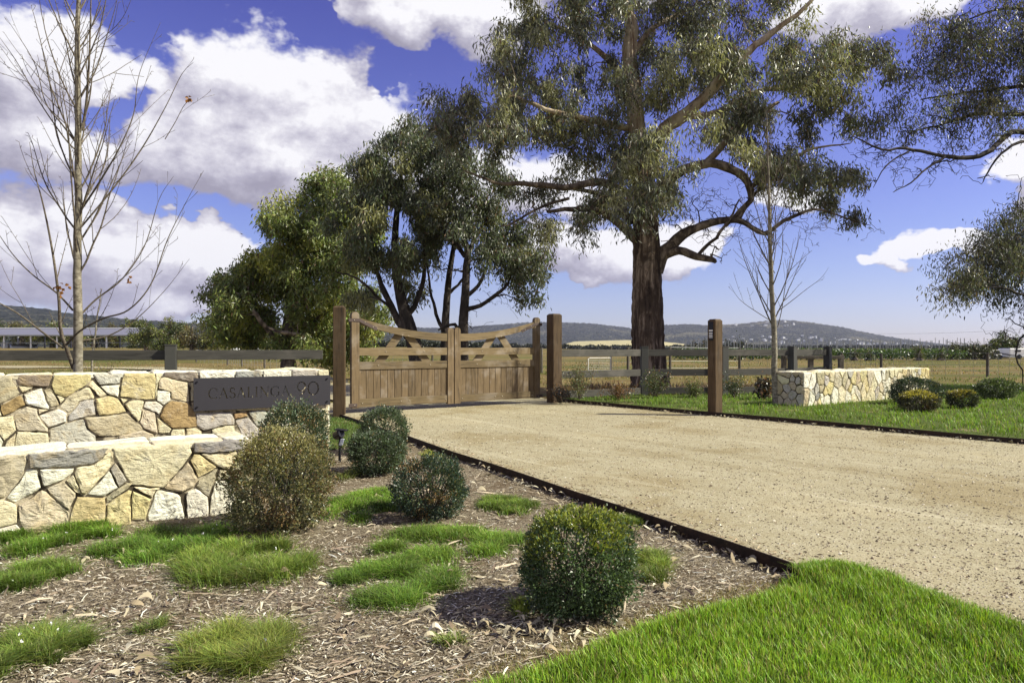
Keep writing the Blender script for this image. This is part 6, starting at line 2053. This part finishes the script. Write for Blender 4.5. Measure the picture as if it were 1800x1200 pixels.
def chips(n, ymax, Lr, Wr, seed, pal, curl=.12):
    R = np.random.default_rng(seed)
    Yv = 1.5 + (ymax - 1.5) * R.uniform(0, 1, n) ** 1.25
    X = R.uniform(-.82, .55, n) * Yv
    q = np.column_stack([X, Yv]); q = q[in_bed(q)]
    n = len(q)
    a = R.normal(.25, .85, n)
    L = R.uniform(*Lr, n) * np.where(R.uniform(size=n) < .08, 1.8, 1); W = R.uniform(*Wr, n)
    d = np.column_stack([np.cos(a), np.sin(a), R.normal(0, .16, n)]); s = np.column_stack([-np.sin(a), np.cos(a), R.normal(0, .3, n)])
    c = np.column_stack([q, zb(q[:, 0], q[:, 1]) + R.uniform(.001, .018, n)])
    L_, W_ = L[:, None], W[:, None]
    up = np.array([[0, 0, 1.0]])
    cu_ = R.normal(0, curl, (n, 1)) * L_
    v0 = c - d * L_ / 2 - s * W_ / 2; v1 = c - d * L_ / 2 + s * W_ / 2
    v2 = c + s * W_ * .6 + up * (cu_ + W_ * .15); v3 = c - s * W_ * .5 + up * cu_
    v4 = c + d * L_ / 2 + s * W_ * .35; v5 = c + d * L_ / 2 - s * W_ * .3
    m_ = c + up * (cu_ + W_ * .45)
    V = np.stack([v0, v1, v2, v3, v4, v5], 1).reshape(-1, 3)
    i = np.arange(n)[:, None] * 6
    F = [np.concatenate([i + np.array([[0, 1, 2, 3]]), i + np.array([[3, 2, 4, 5]])])]
    pal = np.array(pal)
    col = pal[R.integers(len(pal), size=n)] * R.uniform(.55, 1.3, (n, 1))
    return V, F, np.repeat(np.clip(col, .01, .7), 6, 0)


pal1 = ((.43, .37, .27), (.30, .245, .17), (.54, .48, .36), (.14, .112, .08), (.37, .325, .245), (.66, .61, .49), (.21, .17, .115))
V, F, C = chips(62000, 9.5, (.014, .050), (.0025, .0065), 1, pal1)
tag(mk("wood_mulch", V, F, M["litter"], cols=C), kind="stuff", label="shredded bark and wood mulch over the garden bed")
V, F, C = chips(42000, 5.0, (.006, .024), (.0015, .004), 2, pal1)
tag(mk("fine_mulch", V, F, M["litter"], cols=C), kind="stuff", label="fine splinters of mulch near the viewer")
V, F, C = chips(1500, 7.5, (.06, .17), (.005, .013), 4, ((.36, .28, .2), (.22, .16, .12), (.5, .42, .3)), .05)
tag(mk("bark_strips", V, F, M["litter"], cols=C), kind="stuff", label="longer curled bark strips and sticks lying on the mulch")


def dry_leaves(n, seed, region=None, ymax=7.5):
    R = np.random.default_rng(seed)
    if region is None:
        Yv = 1.8 + (ymax - 1.8) * R.uniform(0, 1, n) ** 1.1
        X = R.uniform(-.8, .55, n) * Yv
        q = np.column_stack([X, Yv]); q = q[in_bed(q)]
    else:
        q = region
    n = len(q)
    a = R.uniform(0, 2 * math.pi, n)
    L = R.uniform(.035, .095, n); W = L * R.uniform(.16, .34, n)
    V, F = [], []
    ks = 7
    t = np.linspace(0, 1, ks)
    prof = np.sin(np.pi * np.clip(t, .02, .98)) ** .7
    d = np.column_stack([np.cos(a), np.sin(a), R.normal(0, .2, n)]); s = np.column_stack([-np.sin(a), np.cos(a), R.normal(0, .45, n)])
    c0 = np.column_stack([q, zb(q[:, 0], q[:, 1]) + R.uniform(.012, .028, n)])
    bend = R.normal(0, .22, n); side = R.normal(0, .18, n)
    rows_ = []
    for k_ in range(ks):
        cc2 = c0 + d * ((t[k_] - .5) * L)[:, None] + np.array([[0, 0, 1]]) * (bend * L * (1 - (2 * t[k_] - 1) ** 2))[:, None] + s * (side * L * math.sin(math.pi * t[k_]))[:, None]
        w = (W * prof[k_] / 2)[:, None]
        rows_ += [cc2 - s * w + np.array([[0, 0, 1]]) * w * .4, cc2 + s * w + np.array([[0, 0, 1]]) * w * .4]
    V = np.stack(rows_, 1).reshape(-1, 3)
    i = np.arange(n)[:, None] * (2 * ks)
    F = np.concatenate([i + np.array([[2 * k_, 2 * k_ + 1, 2 * k_ + 3, 2 * k_ + 2]]) for k_ in range(ks - 1)])
    pal = np.array(((.48, .42, .28), (.36, .29, .18), (.58, .53, .38), (.22, .165, .11), (.42, .37, .25)))
    col = pal[R.integers(5, size=n)] * R.uniform(.6, 1.2, (n, 1))
    return V, F, np.repeat(col, 2 * ks, 0)


V, F, C = dry_leaves(1100, 5)
tag(mk("fallen_leaves", V, F, M["litter"], cols=C), kind="stuff", label="curled dry gum leaves scattered over the mulch")
# drift of leaves by the nearest ball and along the left edging
t = R.uniform(0, 1, (380, 1)); el_ = L1 + (L0 - L1) * (1 - t ** 1.5 * .8) + np.column_stack([-np.abs(R.normal(.05, .09, 380)), R.normal(0, .06, 380)])
cl_ = np.array([G(900, 1105, -.07)[:2]]) + R.normal(0, 1, (150, 2)) * np.array([.28, .12])
el_ = np.concatenate([el_, cl_]); el_ = el_[in_bed(el_)]
V, F, C = dry_leaves(0, 6, el_)
tag(mk("leaf_drift", V, F, M["litter"], cols=C), kind="stuff", label="pale gum leaves caught along the edging and by the nearest ball")
t = R.uniform(0, 1, (420, 1)); e2 = R1 + (Rn - R1) * t * .75 - nrm_r * np.abs(R.normal(.03, .07, (420, 1)))
V, F, C = dry_leaves(0, 7, e2)
V = V.copy(); V[:, 2] += .075
tag(mk("edge_litter", V, F, M["litter"], cols=C * .8), kind="stuff", label="leaf litter along the right edging on the gravel")


def pebbles(q, size, z, seed, pal):
    R = np.random.default_rng(seed)
    n = len(q)
    s = size[:, None]
    a = R.uniform(0, 2 * math.pi, n)
    ring = [np.column_stack([np.cos(a + k_ * math.pi / 2) * R.uniform(.7, 1.3, n), np.sin(a + k_ * math.pi / 2) * R.uniform(.7, 1.3, n), R.uniform(-.1, .3, n)]) for k_ in range(4)]
    top_ = np.column_stack([R.normal(0, .3, n), R.normal(0, .3, n), R.uniform(.5, 1.0, n)])
    c = np.column_stack([q, np.full(n, z)])
    V = np.stack([c + r_ * s for r_ in ring] + [c + top_ * s], 1).reshape(-1, 3)
    i = np.arange(n)[:, None] * 5
    F = np.concatenate([i + np.array([[k_, (k_ + 1) % 4, 4]]) for k_ in range(4)])
    pal = np.array(pal); col = pal[R.integers(len(pal), size=n)] * R.uniform(.6, 1.25, (n, 1))
    return V, F, np.repeat(np.clip(col, .02, .7), 5, 0)


n = 90000
Yv = 2.6 + 15 * R.uniform(0, 1, n) ** 2.0
X = R.uniform(-.35, .85, n) * Yv
q = np.column_stack([X, Yv]); ok = inpoly(X, Yv, drive_poly)
q = q[ok]
sz = R.lognormal(math.log(.0036), .48, len(q)) * (1 + q[:, 1] * .04)
V, F, C = pebbles(q, np.clip(sz, .0015, .014), 0.0, 3, ((.36, .30, .20), (.50, .43, .30), (.20, .155, .10), (.60, .54, .42), (.12, .09, .06)))
tag(mk("loose_gravel", V, F, M["litter"], cols=C), kind="stuff", label="loose grit lying on the gravel driveway")
# dark specks and bark bits on the gravel
n = 9000
Yv = 3 + 14 * R.uniform(0, 1, n) ** 1.4; X = R.uniform(-.3, .85, n) * Yv
ok = inpoly(X, Yv, drive_poly)
c = np.column_stack([X[ok], Yv[ok], np.full(ok.sum(), .003)])
d = np.column_stack([R.normal(size=(len(c), 2)), R.normal(0, .1, len(c))])
V, F = leaves(c, d, R.uniform(.008, .035, len(c)), R.uniform(.003, .008, len(c)))
tag(mk("drive_debris", V, F, M["litter"], cols=np.repeat(np.array((.14, .095, .06))[None] * R.uniform(.4, 2.2, (len(c), 1)), 4, 0)), kind="stuff", label="small dark bark bits on the gravel")

# bark bits and leaves blown onto the gravel along both edges
t = R.uniform(0, 1, (900, 1)) ** .8
n_in = np.array([dl[1], -dl[0]]); n_in = n_in if n_in[0] > 0 else -n_in
e3 = np.concatenate([L1 + (L0 - L1) * t + n_in * np.abs(R.normal(.05, .12, (900, 1))), R1 + (Rn - R1) * t - nrm_r * np.abs(R.normal(.05, .22, (900, 1)))])
d = np.column_stack([R.normal(size=(len(e3), 2)), R.normal(0, .15, len(e3))])
V, F = leaves(np.column_stack([e3, np.full(len(e3), .004)]), d, R.uniform(.015, .06, len(e3)), R.uniform(.004, .014, len(e3)))
tag(mk("edge_debris", V, F, M["litter"], cols=np.repeat(np.array((.28, .215, .14))[None] * R.uniform(.4, 1.9, (len(e3), 1)), 4, 0)), kind="stuff", label="bark bits blown onto the gravel along its edges")

# ================================================================ far buildings and vehicles
Ys = 108
zs_ = float(zg((100 - 900) / 1200 * Ys, Ys))
x0, x1 = (-60 - 900) / 1200 * Ys, (228 - 900) / 1200 * Ys
sh = thing("long_shed", "long open-sided shed with grey sloping roof and white posts at far left", "shed", (x0, Ys, zs_))
ze = EYE + (610 - 588.5) / 1200 * Ys; zr = EYE + (610 - 577.5) / 1200 * (Ys + 6)
V = [(x0, Ys - .3, ze), (x1, Ys - .3, ze), (x1 + .6, Ys + 6, zr), (x0, Ys + 6, zr), (x0, Ys - .3, ze - .08), (x1, Ys - .3, ze - .08), (x1 + .6, Ys + 6, zr - .08), (x0, Ys + 6, zr - .08)]
V += [(x0, Ys + 12.3, ze), (x1, Ys + 12.3, ze)]
mk("roof", V, [[0, 1, 2, 3], [4, 7, 6, 5], [0, 4, 5, 1], [1, 5, 6, 2], [3, 2, 9, 8]], M["roofing"], sh)
mk("ridge_cap", *box(x0, x1 + .5, Ys + 5.8, Ys + 6.2, zr + .01, zr + .16, 0), M["white"], sh)
mk("gutter", *box(x0, x1, Ys - .5, Ys - .32, ze - .16, ze + .02, 0), M["grey"], sh)
for px in (8, 55, 101, 145, 188, -38):
    xx = (px - 900) / 1200 * Ys
    mk("post", *box(xx - .09, xx + .09, Ys - .2, Ys - .02, zs_ - .3, ze - .1, 0), M["white"], sh)
for px in (31, 78, 124, 210, 227):
    xx = (px - 900) / 1200 * (Ys + 12)
    mk("post", *box(xx - .09, xx + .09, Ys + 12, Ys + 12.18, zs_ - .3, ze - .1, 0), M["grey"], sh)
mk("rail", *box(x0, x1, Ys - .25, Ys - .21, zs_ + .85, zs_ + .93, 0), M["grey"], sh)
# tanks inside
T = Tubes(); tx = (42 - 900) / 1200 * 112
T.add([(tx, 112, zs_), (tx, 112, zs_ + .62), (tx, 112, zs_ + .7)], [1.9, 1.9, .2], 20); v, f = T.arrays()
tag(mk("water_trough", v, f, M["wire"], smooth=True), label="round silver tank on the ground under the long shed roof", cat="tank")
tx = (13 - 900) / 1200 * 112
tag(mk("white_crate", *box(tx - .55, tx + .55, 111.4, 112.4, zs_, zs_ + .85, .03), M["white"]), label="small white box beside the silver tank under the shed", cat="crate")


def dome(px, Y, w, h, label):
    c = P(px, 0, Y); c[2] = float(zg(c[0], Y))
    zt = EYE + (610 - h) / 1200 * Y
    rr = w / 2 * Y / 1200
    T = Tubes(); T.add([(c[0], Y, c[2]), (c[0], Y, zt - rr * .45), (c[0], Y, zt - rr * .15), (c[0], Y, zt)], [rr, rr, rr * .65, rr * .1], 14)
    v, f = T.arrays()
    tag(mk("water_tank", v, f, M["white"], smooth=True), label=label, cat="tank")


dome(415, 88, 18, 610.5, "small white rounded shape above the rail, the left one")
dome(455, 88, 15, 611.5, "small pale rounded shape above the rail, the right one")

# parked van and caravan
def van(px0, px1, py0, py1, Y, label, name, cat, dark):
    x0, x1 = (px0 - 900) / 1200 * Y, (px1 - 900) / 1200 * Y
    zt = EYE + (610 - py0) / 1200 * Y; zb_ = EYE + (610 - py1) / 1200 * Y
    g0 = float(zg(x0, Y))
    r = thing(name, label, cat, (x0, Y, g0))
    h = zt - zb_
    if dark:
        mk("body", *box(x0, x1, Y, Y + 1.7, zb_, zb_ + h * .5, .06), M["white"], r)
        mk("cabin", *box(x0 + .1, x1 - .15, Y + .1, Y + 1.6, zb_ + h * .5, zt - .06, .1), M["glass"], r)
        mk("roof", *box(x0 + .12, x1 - .2, Y + .12, Y + 1.55, zt - .06, zt, .02), M["white"], r)
    else:
        mk("body", *box(x0, x1, Y, Y + 2.1, zb_, zt, .08), M["white"], r)
        for a in (.12, .5):
            mk("window", *box(x0 + (x1 - x0) * a, x0 + (x1 - x0) * (a + .14), Y - .02, Y - .003, zb_ + h * .62, zb_ + h * .82, 0), M["glass"], r)
        mk("skirt", *box(x0 + .05, x1 - .05, Y - .03, Y - .004, zb_, zb_ + h * .12, 0), M["grey"], r)
    for a in (.22, .78):
        T = Tubes(); xx = x0 + (x1 - x0) * a
        T.add([(xx, Y - .05, g0 + .3), (xx, Y + .2, g0 + .3)], [.3, .3], 12); v, f = T.arrays(); f = list(map(list, f)) + [list(range(12))[::-1]]
        mk("wheel", v, f, M["black"], r)


van(1742, 1762, 615, 630, 84, "white vehicle with dark windows left of the bushy tree at far right", "parked_car", "car", True)
van(1775, 1850, 612, 628, 84, "white box-shaped caravan cut by the right picture edge", "caravan", "caravan", False)

# ================================================================ air
m, nt, out = new_mat("air")
vol = N(nt, "ShaderNodeVolumePrincipled", {"Color": (0.70, 0.74, 1.0, 1), "Density": HAZE_D, "Anisotropy": 0.2})
nt.links.new(vol.outputs[0], out.inputs[1])
tag(mk("haze", *box(-7500, 7500, -60, 6500, -1.5, 420), m), kind="stuff", label="thin blue air over the whole landscape")
